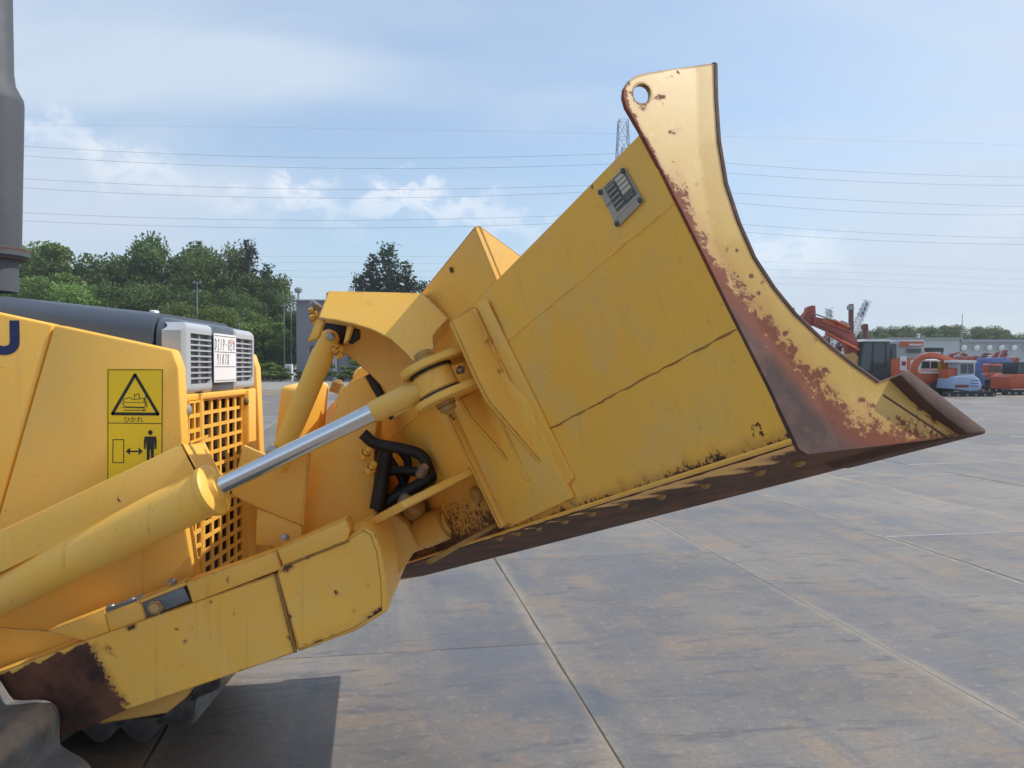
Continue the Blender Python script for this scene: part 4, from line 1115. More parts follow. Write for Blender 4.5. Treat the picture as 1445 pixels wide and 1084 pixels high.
def leaves_mesh(name, pts, size, mat, seed, flat=0.0):
    import numpy as np
    rng = np.random.default_rng(seed); P = np.asarray(pts, dtype=np.float64); n = len(P)
    nr = rng.normal(size=(n, 3)); nr[:, 2] += flat; nr /= np.linalg.norm(nr, axis=1)[:, None]
    t_ = np.cross(nr, rng.normal(size=(n, 3))); t_ /= np.linalg.norm(t_, axis=1)[:, None]; b_ = np.cross(nr, t_)
    s = size * rng.uniform(0.6, 1.3, (n, 1)); k = rng.uniform(0.45, 0.8, (n, 1))
    V = np.stack([P - t_ * s, P - b_ * s * k, P + t_ * s, P + b_ * s * k], 1).reshape(-1, 3)
    me = bpy.data.meshes.new(name); me.vertices.add(4 * n); me.vertices.foreach_set('co', V.ravel())
    me.loops.add(4 * n); me.loops.foreach_set('vertex_index', np.arange(4 * n)); me.polygons.add(n)
    me.polygons.foreach_set('loop_start', np.arange(0, 4 * n, 4)); me.polygons.foreach_set('loop_total', np.full(n, 4))
    me.update(); me.materials.append(mat); return me


def broad_tree_meshes(seed, mat, n=24000, rx=0.52, nclump=46, leaf=0.013):
    """unit tree 1 m high: crown and trunk meshes"""
    rng = random.Random(seed); pts = []
    cl = []
    for i in range(nclump):
        z = rng.uniform(0.22, 0.93); w = rx * math.sin(min(1, (z - 0.05) / 0.5) * math.pi / 2) * (1 if z < 0.6 else math.sqrt(max(0.05, 1 - ((z - .6) / .42) ** 2)))
        an = rng.uniform(0, 6.283); r_ = w * math.sqrt(rng.uniform(0.1, 1)) * 0.85
        cl.append((r_ * math.cos(an), r_ * math.sin(an), z, rng.uniform(0.06, 0.15)))
    for i in range(n):
        x, y, z, r_ = cl[rng.randrange(nclump)]
        d = Vector((rng.gauss(0, 1), rng.gauss(0, 1), rng.gauss(0, 1))).normalized() * r_ * (0.45 + 0.75 * rng.random())
        pts.append((x + d.x, y + d.y, z + d.z * 0.75))
    cm = leaves_mesh('crown', pts, leaf, mat, seed, 0.5)
    bm = bmesh.new(); add_tube(bm, [(0, 0, -0.02), (0.005, 0, 0.2), (-0.01, 0.01, 0.5), (0.0, 0, 0.8)], [0.028, 0.022, 0.014, 0.004], 8)
    for i in range(9):
        c = cl[i]; z0 = rng.uniform(0.18, 0.5); add_tube(bm, [(0, 0, z0), (c[0] * .5, c[1] * .5, z0 + (c[2] - z0) * .6), (c[0], c[1], c[2])], [0.011, 0.007, 0.002], 6)
    tm = bpy.data.meshes.new('trunk'); bm.to_mesh(tm); bm.free(); tm.materials.append(BARK)
    return cm, tm


def conifer_meshes(seed, n=16000, rx=0.26):
    rng = random.Random(seed); pts = []; br = []
    z = 0.08
    while z < 0.985:
        w = rx * (1 - z) ** 0.95 * rng.uniform(0.75, 1.1) + 0.012
        for k in range(max(4, int(9 * (1 - z) + 3))):
            an = rng.uniform(0, 6.283); br.append((an, z + rng.uniform(-.01, .01), w * rng.uniform(0.65, 1.12)))
        z += 0.028
    tot = sum(b[2] for b in br)
    for an, z, w in br:
        for i in range(int(n * w / tot) + 1):
            u = rng.random() ** 0.7; r_ = u * w
            sp = 0.028 * (1 - 0.4 * u)
            pts.append((r_ * math.cos(an) + rng.gauss(0, sp), r_ * math.sin(an) + rng.gauss(0, sp), z - 0.10 * r_ - 0.16 * r_ * u + 0.05 * w * u * u + rng.gauss(0, .008)))
    cm = leaves_mesh('crown', pts, 0.012, LEAFD, seed, 0.8)
    bm = bmesh.new(); add_tube(bm, [(0, 0, -0.02), (0, 0, 0.5), (0, 0, 0.98)], [0.018, 0.011, 0.002], 8)
    tm = bpy.data.meshes.new('trunk'); bm.to_mesh(tm); bm.free(); tm.materials.append(BARK)
    return cm, tm


def place_tree(name, meshes, base, h, wide, label, cat, group=None, rz=0.0):
    o = empty(name, base); o.rotation_euler = (0, 0, rz); o.scale = (h * wide, h * wide, h)
    for nm, me in (('crown', meshes[0]), ('trunk', meshes[1])):
        c = bpy.data.objects.new(nm, me); COL.objects.link(c); c.parent = o
    return tag(o, label, cat, group)


def build_trees():
    B = [broad_tree_meshes(11 + i, LEAF) for i in range(3)]; BLt = [broad_tree_meshes(31 + i, LEAFL) for i in range(2)]; K = [conifer_meshes(51 + i) for i in range(2)]
    SH = [broad_tree_meshes(71 + i, LEAFL, 6000, 0.75, 16, 0.036) for i in range(2)]
    def g(px, Y): v = at(px, 517, Y); return Vector((v.x, v.y, -0.03))
    def hgt(py, Y): return (517 - py) / FPX * Y + HCAM
    rng = random.Random(8); ords = ['first', 'second', 'third', 'fourth', 'fifth', 'sixth', 'seventh', 'eighth', 'ninth', 'tenth', 'eleventh', 'twelfth', 'thirteenth', 'fourteenth', 'fifteenth']
    # wood at the left, back row then front row: (px, top y, distance, width, mesh)
    wood = [(-70, 352, 98, 1.05, B[0]), (10, 350, 100, 1.05, B[1]), (55, 345, 96, 1.0, BLt[0]), (100, 362, 99, 1.05, B[2]), (150, 368, 97, 1.0, B[0]), (196, 362, 100, 0.9, B[1]), (226, 336, 103, 0.80, B[2]), (262, 352, 101, 0.8, B[0]),
            (285, 358, 96, 0.85, B[1]), (322, 353, 100, 0.75, B[2]), (372, 388, 93, 0.75, B[0]), (391, 412, 90, 0.7, B[2])]
    for i, (px, ty, Y, w, m) in enumerate(wood):
        place_tree('broadleaf_tree', m, g(px, Y), hgt(ty, Y), w, 'tall dark green broadleaf tree at the back of the wood, %s from the left' % ords[i], 'tree', 'trees of the wood on the left', rng.uniform(0, 6))
    front = [(-60, 400, 84, 1.2, BLt[0]), (20, 392, 86, 1.15, BLt[1]), (80, 388, 85, 1.2, BLt[0]), (135, 400, 83, 1.25, BLt[1]), (185, 404, 84, 1.1, B[0]), (235, 408, 82, 1.1, B[2]), (275, 428, 79, 1.2, BLt[1]), (318, 410, 84, 1.0, B[1]), (345, 438, 78, 1.15, BLt[0]), (378, 452, 78, 1.0, BLt[1]), (405, 440, 88, 0.7, B[0])]
    for i, (px, ty, Y, w, m) in enumerate(front):
        place_tree('broadleaf_tree', m, g(px, Y), hgt(ty, Y), w, 'lower light green tree along the front of the wood, %s from the left' % ords[i], 'tree', 'trees along the front of the wood', rng.uniform(0, 6))
    for px, ty, Y, w, m, lab in ((281, 341, 104, 0.9, K[0], 'pointed dark conifer rising out of the middle of the wood'), (352, 338, 98, 1.0, K[1], 'tall spiky conifer at the right shoulder of the wood'), (334, 352, 99, 1.0, K[0], 'slim conifer leaning on the tall spiky conifer of the wood'), (378, 372, 95, 1.1, K[0], 'short dark conifer at the right edge of the wood'),
                                 (549, 342, 92, 1.25, K[1], 'tallest dark conifer behind the grey building'), (527, 357, 93, 1.2, K[0], 'dark conifer left of the tallest one behind the grey building'), (573, 368, 91, 1.25, K[0], 'dark conifer right of the tallest one behind the grey building'), (596, 395, 95, 1.3, K[1], 'low conifer beside the yellow spill guard of the blade'), (508, 385, 94, 1.2, K[1], 'small conifer at the left of the group behind the grey building')):
        place_tree('conifer_tree', m, g(px, Y), hgt(ty, Y), w, lab, 'conifer', 'dark conifers', rng.uniform(0, 6))
    shr = [(372, 512, 70, 1.6), (384, 515, 69, 1.8), (396, 518, 69, 1.5), (432, 516, 69, 1.6), (449, 518, 68.5, 1.5), (484, 512, 69, 1.7), (500, 508, 70, 1.5), (516, 512, 69, 1.6), (533, 510, 69.5, 1.7), (356, 514, 70, 1.6), (340, 512, 71, 1.6), (322, 513, 71, 1.6)]
    for i, (px, ty, Y, w) in enumerate(sorted(shr)):
        place_tree('shrub', SH[i % 2], g(px, Y), hgt(ty, Y), w, 'clipped yellow-green shrub along the far edge of the yard, %s from the left' % ords[i], 'shrub', 'shrubs along the yard edge', rng.uniform(0, 6))
    # distant line of trees beyond the long grey building on the right
    line = [(1232, 463, 150), (1255, 461, 152), (1277, 466, 149), (1300, 459, 151), (1322, 461, 150), (1343, 457, 152), (1364, 461, 150), (1386, 460, 151), (1407, 463, 149), (1426, 470, 150), (1446, 472, 152), (1470, 469, 150), (1495, 466, 151), (1186, 470, 151), (1209, 467, 150)]
    for i, (px, ty, Y) in enumerate(sorted(line)):
        place_tree('broadleaf_tree', B[i % 3], g(px, Y), hgt(ty, Y), rng.uniform(1.0, 1.3), 'rounded tree in the distant line beyond the long grey building, %s from the left' % ords[i], 'tree', 'distant tree line', rng.uniform(0, 6))
build_trees()

# ------------------------------------------------------------------ buildings and yard furniture
GREYWALL = plain('grey_wall', (0.20, 0.20, 0.225), 0.8, 0, 0.08, 0.6)
PALEWALL = plain('pale_wall', (0.40, 0.44, 0.47), 0.7, 0, 0.08, 0.4)
CONC = plain('concrete', (0.32, 0.31, 0.30), 0.85, 0, 0.15, 2)
WHITE = plain('white_paint', (0.72, 0.73, 0.74), 0.5, 0, 0.06, 3)
STEEL = plain('galvanised', (0.30, 0.32, 0.34), 0.5, 0.5, 0.1, 4)
FARSTEEL = plain('tower_steel', (0.30, 0.33, 0.37), 0.6, 0.2, 0.1, 1)
def glass_mat():
    m, t, b = newmat('dark_glass'); b.inputs['Base Color'].default_value = (0.035, 0.05, 0.055, 1); b.inputs['Roughness'].default_value = 0.08; b.inputs['Specular IOR Level'].default_value = 0.7
    return m
GLASS = glass_mat()


def build_sheds():
    Y = 73
    L = at(418, 425, Y); r_ = at(600, 425, Y); zt = L.z
    b = empty('grey_building', (L.x, Y, -0.03)); tag(b, 'flat-roofed grey building behind the raised yellow arm', 'building')
    xs = [L.x, at(437, 500, Y).x, at(462, 500, Y).x, r_.x]; zd = at(440, 488, Y).z
    bm = bmesh.new(); add_prism(bm, [(xs[0], Y, -.03), (xs[1], Y, -.03), (xs[1], Y, zd), (xs[2], Y, zd), (xs[2], Y, -.03), (xs[3], Y, -.03), (xs[3], Y, zt), (xs[0], Y, zt)], (0, 0.3, 0))
    wall = finish(bm, 'front_wall', GREYWALL, b)
    box('side_wall', (xs[0] + .15, Y + 6.2, zt / 2 - .02), (0.3, 11.8, zt - 0.02), GREYWALL, b)
    box('side_wall', (xs[3] - .15, Y + 6.2, zt / 2 - .02), (0.3, 11.8, zt - 0.02), GREYWALL, b)
    box('back_wall', ((xs[0] + xs[3]) / 2, Y + 12.2, zt / 2 - .02), (xs[3] - xs[0], 0.3, zt - .02), GREYWALL, b)
    rf = box('roof', ((xs[0] + xs[3]) / 2, Y + 6.1, zt + 0.06), (xs[3] - xs[0] + .3, 12.9, 0.12), FARSTEEL, b)
    dr = box('window', ((xs[1] + xs[2]) / 2, Y + 0.22, zd / 2), (xs[2] - xs[1], 0.06, zd), GLASS, b)
    for i in range(3): box('mullion', (xs[1] + (xs[2] - xs[1]) * i / 2, Y + 0.16, zd / 2), (0.07, 0.07, zd), STEEL, dr)
    for i, x in enumerate((500, 528)):
        p = at(x, 505, Y); w = box('window', (p.x, Y - 0.02, 2.0), (1.2, 0.05, 1.0), GLASS, b); box('frame', (p.x, Y - .03, 1.47), (1.3, 0.08, 0.06), STEEL, w)
    for px in (471, 474): tube('downpipe', [(at(px, 500, Y - .2).x, Y - .2, 0), (at(px, 500, Y - .2).x, Y - .2, zt - .3)], 0.05, WHITE, b, 8)
    p = at(437, 512, Y - 1.5); rl = empty('hand_rail', (p.x, Y - 1.5, 0)); tag(rl, 'low metal hand rail in front of the grey building', 'railing')
    for i in range(4): tube('post', [(p.x + i * 0.75, Y - 1.5, -.03), (p.x + i * 0.75, Y - 1.5, 1.0)], 0.03, STEEL, rl, 8)
    for z in (0.55, 1.0): tube('rail', [(p.x, Y - 1.5, z), (p.x + 2.25, Y - 1.5, z)], 0.03, STEEL, rl, 8)
    p = at(408, 527, 71); cb = box('equipment_cabinet', (p.x, 71, 0.72), (0.60, 0.5, 1.5), WHITE, None, 0.02); tag(cb, 'narrow white equipment cabinet left of the grey building', 'cabinet')
    box('door', (p.x + .06, 70.74, 0.75), (0.40, 0.02, 1.3), PALEWALL, cb, 0.004)
    # antenna / tank on a pole above the roof
    p = at(421, 410, 80); an = empty('antenna_pole', (p.x, 80, -.03)); tag(an, 'thin mast with a round grey head above the building corner', 'mast')
    tube('mast', [(p.x, 80, -.03), (p.x, 80, p.z)], 0.09, STEEL, an, 8)
    lathe('head', (p.x, 80, p.z - .25), (0, 0, 1), [(0, .15), (.1, .34), (.4, .40), (.55, .2), (.6, .05)], STEEL, an, 14)
    # posts in front of the wood
    for i, (px, ty, Yp, lab) in enumerate(((278, 398, 77, 'lamp post with double floodlight head in front of the wood'), (338, 455, 75, 'short thin pole right of the floodlight post'), (401, 428, 76, 'slim tall pole at the right edge of the wood'), (411, 418, 77, 'slim tall pole next to the grey building'))):
        q = at(px, ty, Yp); o = empty('utility_pole' if i else 'floodlight_post', (q.x, Yp, -.03)); tag(o, lab, 'pole')
        tube('shaft', [(q.x, Yp, -.03), (q.x, Yp, q.z)], [0.07, 0.04], STEEL, o, 8)
        if i == 0:
            for k in (-1, 1):
                for zz in (0, -.8): box('floodlight', (q.x + k * .3, Yp, q.z + zz), (0.16, 0.14, 0.12), FARSTEEL, o, 0.02)
            for zz in (0, -.8): box('cross_arm', (q.x, Yp + .05, q.z + zz - .1), (0.8, 0.05, 0.05), FARSTEEL, o)
        else: box('cross_arm', (q.x, Yp, q.z - .2), (0.7, 0.06, 0.06), STEEL, o)
    # long low building on the right with wall lamps, set forward section at its left
    Y = 95
    x0, x1, x2 = at(1262, 500, Y).x, at(1354, 500, Y).x, at(1640, 500, Y).x; z1, z2 = at(1300, 479, Y).z, at(1400, 483, Y).z
    b = empty('long_building', (x0, Y, -.03)); tag(b, 'long low pale grey building across the right background', 'building')
    box('wall', ((x0 + x1) / 2, Y + 3, z1 / 2), (x1 - x0, 6, z1), PALEWALL, b); box('wall', ((x1 + x2) / 2 + .01, Y + 3.6, z2 / 2), (x2 - x1, 6, z2), PALEWALL, b)
    box('roof', ((x0 + x1) / 2, Y + 3, z1 + .1), (x1 - x0 + .4, 6.6, 0.2), STEEL, b); box('roof', ((x1 + x2) / 2 + .3, Y + 3.6, z2 + .17), (x2 - x1, 6.8, 0.34), FARSTEEL, b)
    for px in (1359, 1377, 1395, 1412, 1430, 1447, 1465):
        q = at(px, 490, Y + .4); lathe('wall_lamp', (q.x, Y + .62, q.z), (0, -1, -0.2), [(0, .1), (.2, .30), (.45, .34), (.55, .15)], WHITE, b, 12)
    q = at(1358, 443, 120); o = empty('lattice_mast', (q.x, 120, -.03)); tag(o, 'thin radio mast above the distant trees on the right', 'mast')
    tube('shaft', [(q.x, 120, -.03), (q.x, 120, q.z)], [0.16, 0.05], FARSTEEL, o, 6); box('cross_arm', (q.x, 120, q.z - 2), (0.8, .06, .06), FARSTEEL, o)
build_sheds()

# ------------------------------------------------------------------ power line
WIREMAT = plain('wire', (0.09, 0.10, 0.12), 0.6)
def build_power():
    Y = 160.0
    o = empty('power_pylon', (at(878, 500, Y).x, Y, -.03)); tag(o, 'lattice steel power pylon rising behind the blade', 'pylon')
    cx = at(879, 200, Y).x; zt = at(879, 170, Y).z
    bm = bmesh.new()
    def bar(p, q, r=0.13): add_tube(bm, [p, q], r, 5, False)
    def hw(z): return 0.9 + max(0, (zt - z)) * 0.045 if z < zt - 1 else 0.9
    levels = [0] + [zt * k / 14 for k in range(1, 15)]
    for a, b in zip(levels, levels[1:]):
        wa, wb = hw(a), hw(b)
        C4 = [(-1, -1), (1, -1), (1, 1), (-1, 1)]
        for i in range(4):
            sx, sy = C4[i]; tx, ty = C4[(i + 1) % 4]
            bar((cx + sx * wa, Y + sy * wa, a), (cx + sx * wb, Y + sy * wb, b), 0.10)
            bar((cx + sx * wa, Y + sy * wa, a), (cx + tx * wb, Y + ty * wb, b), 0.055); bar((cx + tx * wa, Y + ty * wa, a), (cx + sx * wb, Y + sy * wb, b), 0.055)
            bar((cx + sx * wb, Y + sy * wb, b), (cx + tx * wb, Y + ty * wb, b), 0.055)
    me = bpy.data.meshes.new('lattice'); bm.to_mesh(me); bm.free(); link('lattice', me, FARSTEEL, o)
    zs = [(217, 232), (262, 272), (305, 316)]
    W = 3.6
    arms = []
    for ya, yb in zs:
        z = (at(870, ya, Y).z + at(870, yb, Y).z) / 2 + 1.0
        m = bmesh.new(); add_tube(m, [(cx, Y - W, z), (cx, Y, z + 1.2), (cx, Y + W, z)], 0.12, 5, False); add_tube(m, [(cx, Y - W, z), (cx, Y, z - .2), (cx, Y + W, z)], 0.1, 5, False)
        me = bpy.data.meshes.new('cross_arm'); m.to_mesh(me); m.free(); link('cross_arm', me, FARSTEEL, o)
    # conductors: three picture points on the left span, two on the right
    W6 = [((30, 206), (436, 222.5), (862, 217), (1020, 230), (1445, 250)), ((30, 220), (436, 237), (850, 232), (1025, 244), (1445, 262)), ((30, 252), (436, 267), (820, 262), (1030, 272), (1445, 292)),
          ((30, 265), (436, 279.5), (810, 272), (1035, 286), (1445, 303)), ((30, 300), (436, 311), (780, 305), (1050, 317), (1445, 336)), ((30, 311.5), (436, 322), (775, 316), (1055, 328), (1445, 345))]
    names = ['topmost', 'second from the top', 'third from the top', 'fourth from the top', 'fifth from the top', 'lowest of the six near ones']
    for i, w in enumerate(W6):
        Yw = Y + (W if i % 2 == 0 else -W)
        P = [at(x, y, Yw) for x, y in w]; pts = []
        (xa, za), (xb, zb), (xc, zc_) = [(p.x, p.z) for p in P[:3]]
        def quad(x): return za * (x - xb) * (x - xc) / ((xa - xb) * (xa - xc)) + zb * (x - xa) * (x - xc) / ((xb - xa) * (xb - xc)) + zc_ * (x - xa) * (x - xb) / ((xc - xa) * (xc - xb))
        xl = at(-420, 300, Yw).x; pole = (cx, quad(cx))
        for k in range(49): x = xl + (cx - xl) * k / 48; pts.append((x, Yw, quad(x)))
        x3, z3, x4, z4 = P[3].x, P[3].z, P[4].x, P[4].z
        xr = at(1900, 300, Yw).x
        a_ = ((z4 - pole[1]) / (x4 - cx) - (z3 - pole[1]) / (x3 - cx)) / (x4 - x3); b_ = (z3 - pole[1]) / (x3 - cx) - a_ * (x3 - cx)
        for k in range(1, 49): x = cx + (xr - cx) * k / 48; dx = x - cx; pts.append((x, Yw, pole[1] + a_ * dx * dx + b_ * dx))
        wo = tube('power_line', pts, 0.026, WIREMAT, None, 5); tag(wo, 'thin overhead power line across the sky, %s' % names[i], 'power line', 'overhead power lines')
    # thinner, farther lines lower in the sky
    Yf = 300
    for i, (yl, ym, yr) in enumerate(((362, 366, 382), (371, 376, 395), (382, 387, 404), (391, 396, 413), (180, 190, 205))):
        pts = []
        for k in range(41):
            px = -300 + 2200 * k / 40; t_ = (px - 380) / 1065.0; py = yl + (yr - yl) * t_ + (ym - (yl + yr) / 2) * (1 - (2 * t_ - 1) ** 2)
            pts.append(at(px, py, Yf))
        wo = tube('power_line', pts, 0.026, WIREMAT, None, 5)
        tag(wo, 'very faint far power line low in the sky, %s' % ['first of four', 'second of four', 'third of four', 'fourth of four'][i] if i < 4 else 'very faint far power line high above the others', 'power line', 'distant power lines')
build_power()

# ------------------------------------------------------------------ machines parked in the background
def paint(name, col, rough=0.4): return plain(name, col, rough, 0, 0.15, 2.5)
ORANGE = paint('machine_orange', (0.46, 0.095, 0.035)); RED = paint('machine_red', (0.27, 0.05, 0.035)); DEEPRED = paint('machine_dark_red', (0.16, 0.04, 0.04))
BLUE = paint('machine_blue', (0.10, 0.14, 0.36)); PALEBLUE = paint('machine_pale_blue', (0.30, 0.40, 0.55)); DARKCAB = paint('cab_black', (0.02, 0.03, 0.045)); TRK = paint('track_black', (0.03, 0.032, 0.035), 0.8)
AMBER = paint('arm_amber', (0.45, 0.26, 0.06))


def track_unit(name, px0, px1, ytop, ybot, Y, dy, parent):
    a, b = at(px0, ytop, Y), at(px1, ybot, Y); z1, z0 = a.z, max(b.z, -0.005); r_ = (z1 - z0) / 2; zc = (z1 + z0) / 2
    pts = [Vector((b.x - r_ + r_ * math.sin(R(t)), Y, zc + r_ * math.cos(R(t)))) for t in range(0, 181, 20)] + [Vector((a.x + r_ - r_ * math.sin(R(t)), Y, zc - r_ * math.cos(R(t)))) for t in range(0, 181, 20)]
    o = prism(name, pts, (0, dy, 0), TRK, parent)
    n = 6
    for i in range(n):
        x = a.x + r_ + (b.x - a.x - 2 * r_) * i / (n - 1); lathe('roller', (x, Y - .02, zc - r_ * .25), (0, 1, 0), [(0, r_ * .4), (.05, r_ * .4)], STEEL, o, 10)
    return o


def build_machines():
    # 1 large orange excavator, cab and folded boom, mostly hidden by the blade
    Y = 42; ex = empty('excavator', (at(1235, 540, Y).x, Y, -.0)); tag(ex, 'orange-red excavator with dark glazed cab and long folded boom behind the blade', 'excavator')
    cab = pxprism('cab', [(1211, 536), (1213, 500), (1218, 482), (1222, 480), (1256, 480), (1257, 536)], Y, 1.1, DARKCAB, ex, bevel=0.05)
    for pts in ([(1214, 520), (1219, 484), (1230, 484), (1229, 524)], [(1232, 524), (1233, 484), (1248, 484), (1249, 518)], [(1250.5, 518), (1250.5, 484), (1255, 484), (1255, 518)]):
        pxprism('cab_window', pts, Y - .03, 0.02, GLASS, cab)
    pxprism('cab_roof', [(1217, 482), (1221, 478.5), (1257, 479), (1257, 482)], Y - .05, 1.2, WHITE, cab)
    pxprism('house', [(1257, 540), (1257, 506), (1304, 506), (1306, 512), (1305, 538)], Y + .1, 2.0, ORANGE, ex, bevel=0.03); pxprism('engine_hood', [(1258, 506), (1258, 482), (1264, 480), (1304, 480), (1305, 506)], Y + .2, 1.7, PALEWALL, ex, bevel=0.03)
    pxprism('rear_window', [(1259, 505), (1259, 485), (1265, 485), (1265, 505)], Y + .06, 0.03, GLASS, ex)
    st = pxprism('orange_stripe', [(1270, 489), (1270, 482), (1303, 482), (1303, 489)], Y + .06, 0.03, ORANGE, ex)
    for i in range(7): x = 1283 + i * 2.7; pxprism('stripe_lettering', [(x, 488), (x, 485), (x + 1.8, 485), (x + 1.8, 488)], Y + .04, 0.015, WHITE, st)
    pxprism('side_grille', [(1280, 498), (1280, 492), (1300, 492), (1300, 498)], Y + .06, 0.03, GLASS, ex)
    track_unit('track', 1185, 1300, 537, 552, Y - .3, 0.6, ex); track_unit('track', 1185, 1300, 537, 552, Y + 1.8, 0.6, ex)
    bo = pxprism('boom', [(1214, 508), (1199, 508), (1192, 480), (1180, 472), (1148, 458), (1147, 446), (1160, 449), (1196, 464), (1206, 470), (1213, 488)], Y + .2, 0.5, RED, ex, bevel=0.04)
    pxprism('boom_top', [(1160, 449), (1168, 450), (1198, 464), (1204, 470), (1196, 468), (1160, 454)], Y + .15, 0.04, ORANGE, bo)
    pxprism('stick', [(1137, 462), (1128, 478), (1122, 474), (1136, 446), (1139, 434), (1146, 431), (1151, 431), (1152, 445), (1147, 460)], Y + .3, 0.4, RED, ex, bevel=0.04)
    for a, b, r_ in (((1150, 443), (1176, 452), .05), ((1176, 452), (1198, 462), .09), ((1165, 470), (1212, 494), .09), ((1126, 452), (1140, 437), .08)):
        tube('boom_cylinder', [at(*a, Y + .1), at(*b, Y + .1)], r_, ORANGE if r_ > .06 else STEEL, ex, 8)
    for k in range(2): tube('boom_hose', [at(x, y - k * 2, Y + .1) for x, y in ((1180, 458), (1188, 455), (1195, 458), (1199, 466))], 0.03, BLACK, ex, 6)
    pxprism('boom_foot', [(1196, 520), (1196, 500), (1205, 497), (1214, 505), (1214, 522)], Y + .1, 0.7, AMBER, ex, bevel=.03)
    # upright sticks of machines parked farther back
    for x0, x1, yt, yb, Yk, m, lab in ((1199.5, 1205.5, 429, 500, 47, DEEPRED, 'tall upright dark red excavator arm left of the cab'), (1219, 1225.5, 457, 500, 48, DEEPRED, 'shorter upright dark red excavator arm right behind the cab'), (1168.5, 1172.5, 466, 500, 49, DEEPRED, 'thin upright dark red arm under the folded boom'), (1119, 1122, 434, 470, 49, DEEPRED, 'dark red arm tip just over the blade rim')):
        o = empty('raised_arm', (at((x0 + x1) / 2, 517, Yk).x, Yk, 0)); tag(o, lab, 'excavator arm')
        pxprism('arm', [(x0, yb), (x0 + .6, yt), (x1 - .6, yt), (x1, yb), (x1, 552), (x0, 552)], Yk, 0.3, m, o, bevel=0.03); pxprism('bracket', [(x0 - .8, yt + 8), (x0 - .8, yt + 2), (x1 - .2, yt + 2), (x1 - .2, yt + 8)], Yk - .03, 0.36, STEEL if yt < 440 else m, o)
    # far lattice crane jibs
    for pts, lab, tipm in ((((1224, 424), (1206, 466)), 'pale lattice crane jib with a blue tip far behind the excavator', BLUE), (((1169.5, 434), (1173, 470)), 'thin pale crane jib far behind the folded boom', STEEL)):
        Yk = 130; A, B = at(*pts[0], Yk), at(*pts[1], Yk); B = A + (B - A) * ((A.z + .0) / (A.z - B.z)); d = (B - A).normalized(); u = Vector((0, 1, 0)); v = d.cross(u)
        o = empty('crane_jib', (B.x, B.y, 0)); tag(o, lab, 'crane'); bm = bmesh.new(); L = (B - A).length; N = 16; hwid = 0.55
        cs = [u * hwid + v * hwid, u * hwid - v * hwid, -u * hwid - v * hwid, -u * hwid + v * hwid]
        for c in cs: add_tube(bm, [A + c * .5, B + c], 0.11, 5, False)
        for i in range(N):
            p, q = A + d * (L * i / N), A + d * (L * (i + 1) / N)
            for k in range(4): add_tube(bm, [p + cs[k], q + cs[(k + 1) % 4]], 0.07, 4, False)
        me = bpy.data.meshes.new('lattice'); bm.to_mesh(me); bm.free(); link('lattice', me, WHITE, o)
        box('jib_tip', A + d * 1.6, (0.5, 0.7, 2.6), tipm, o, 0.05, rot=Vector((0, 0, 1)).rotation_difference(-d).to_matrix())
    # small red and white board by the blade tip
    Y = 36; q = at(1275.5, 510, Y); o = empty('marker_board', (q.x, Y, 0)); tag(o, 'small red and white marker board just above the blade tip', 'sign')
    pxprism('post', [(1274.5, 556), (1274.5, 505), (1276.5, 505), (1276.5, 556)], Y + .05, 0.05, STEEL, o); bd = pxprism('board', [(1270.5, 523), (1271, 503), (1279.5, 503), (1280, 523)], Y, 0.04, WHITE, o); pxprism('red_square', [(1272.5, 516), (1272.5, 510), (1278.5, 510), (1278.5, 516)], Y - .01, 0.008, RED, bd)
    # 2 orange mini excavator with arched boom
    Y = 35; ex = empty('mini_excavator', (at(1318, 550, Y).x, Y, 0)); tag(ex, 'orange mini excavator with arched boom, nearest to the blade tip', 'excavator', 'small excavators parked on the right')
    arch = [(1283, 532), (1286, 520), (1291, 509), (1300, 501), (1312, 497.5), (1325, 498.5), (1338, 503), (1350, 508), (1349, 516), (1341, 531), (1334, 547), (1327, 547), (1332, 530), (1337, 516), (1334, 510), (1322, 506), (1309, 506.5), (1301, 510), (1296, 519), (1293, 532)]
    pxprism('boom', arch, Y - .3, 0.22, ORANGE, ex, bevel=0.03)
    c = pxprism('cab', [(1297, 526), (1300, 508), (1325, 507), (1327, 526)], Y + .2, 0.9, WHITE, ex, bevel=0.04); pxprism('cab_window', [(1300, 520), (1302, 510), (1312, 510), (1312, 520)], Y + .17, 0.02, GLASS, c); pxprism('cab_window', [(1314, 520), (1314, 510), (1323, 510), (1324, 520)], Y + .17, 0.02, GLASS, c)
    pxprism('house', [(1294, 541), (1294, 526), (1300, 523), (1330, 523), (1334, 530), (1333, 541)], Y, 1.4, ORANGE, ex, bevel=0.025); pxprism('white_band', [(1297, 527), (1297, 524.5), (1326, 524.5), (1326, 527)], Y - .03, 0.02, WHITE, ex)
    pxprism('stick', [(1325, 541), (1326, 510), (1333, 509), (1331, 541)], Y - .1, 0.16, AMBER, ex, bevel=0.02); pxprism('bucket', [(1322, 552), (1319, 541), (1328, 538), (1336, 543), (1334, 554)], Y - .35, 0.4, TRK, ex, bevel=.03)
    pxprism('counterweight', [(1335, 546), (1336, 524), (1348, 520), (1354, 526), (1352, 546)], Y + .3, 0.8, ORANGE, ex, bevel=0.025)
    track_unit('track', 1290, 1346, 547, 560, Y - .2, 0.35, ex); track_unit('track', 1290, 1346, 547, 560, Y + 1.1, 0.35, ex)
    # 3 pale blue mini excavator with white cab
    Y = 33.5; ex = empty('mini_excavator', (at(1368, 555, Y).x, Y, 0)); tag(ex, 'mini excavator with white cab and rounded pale blue counterweight', 'excavator', 'small excavators parked on the right')
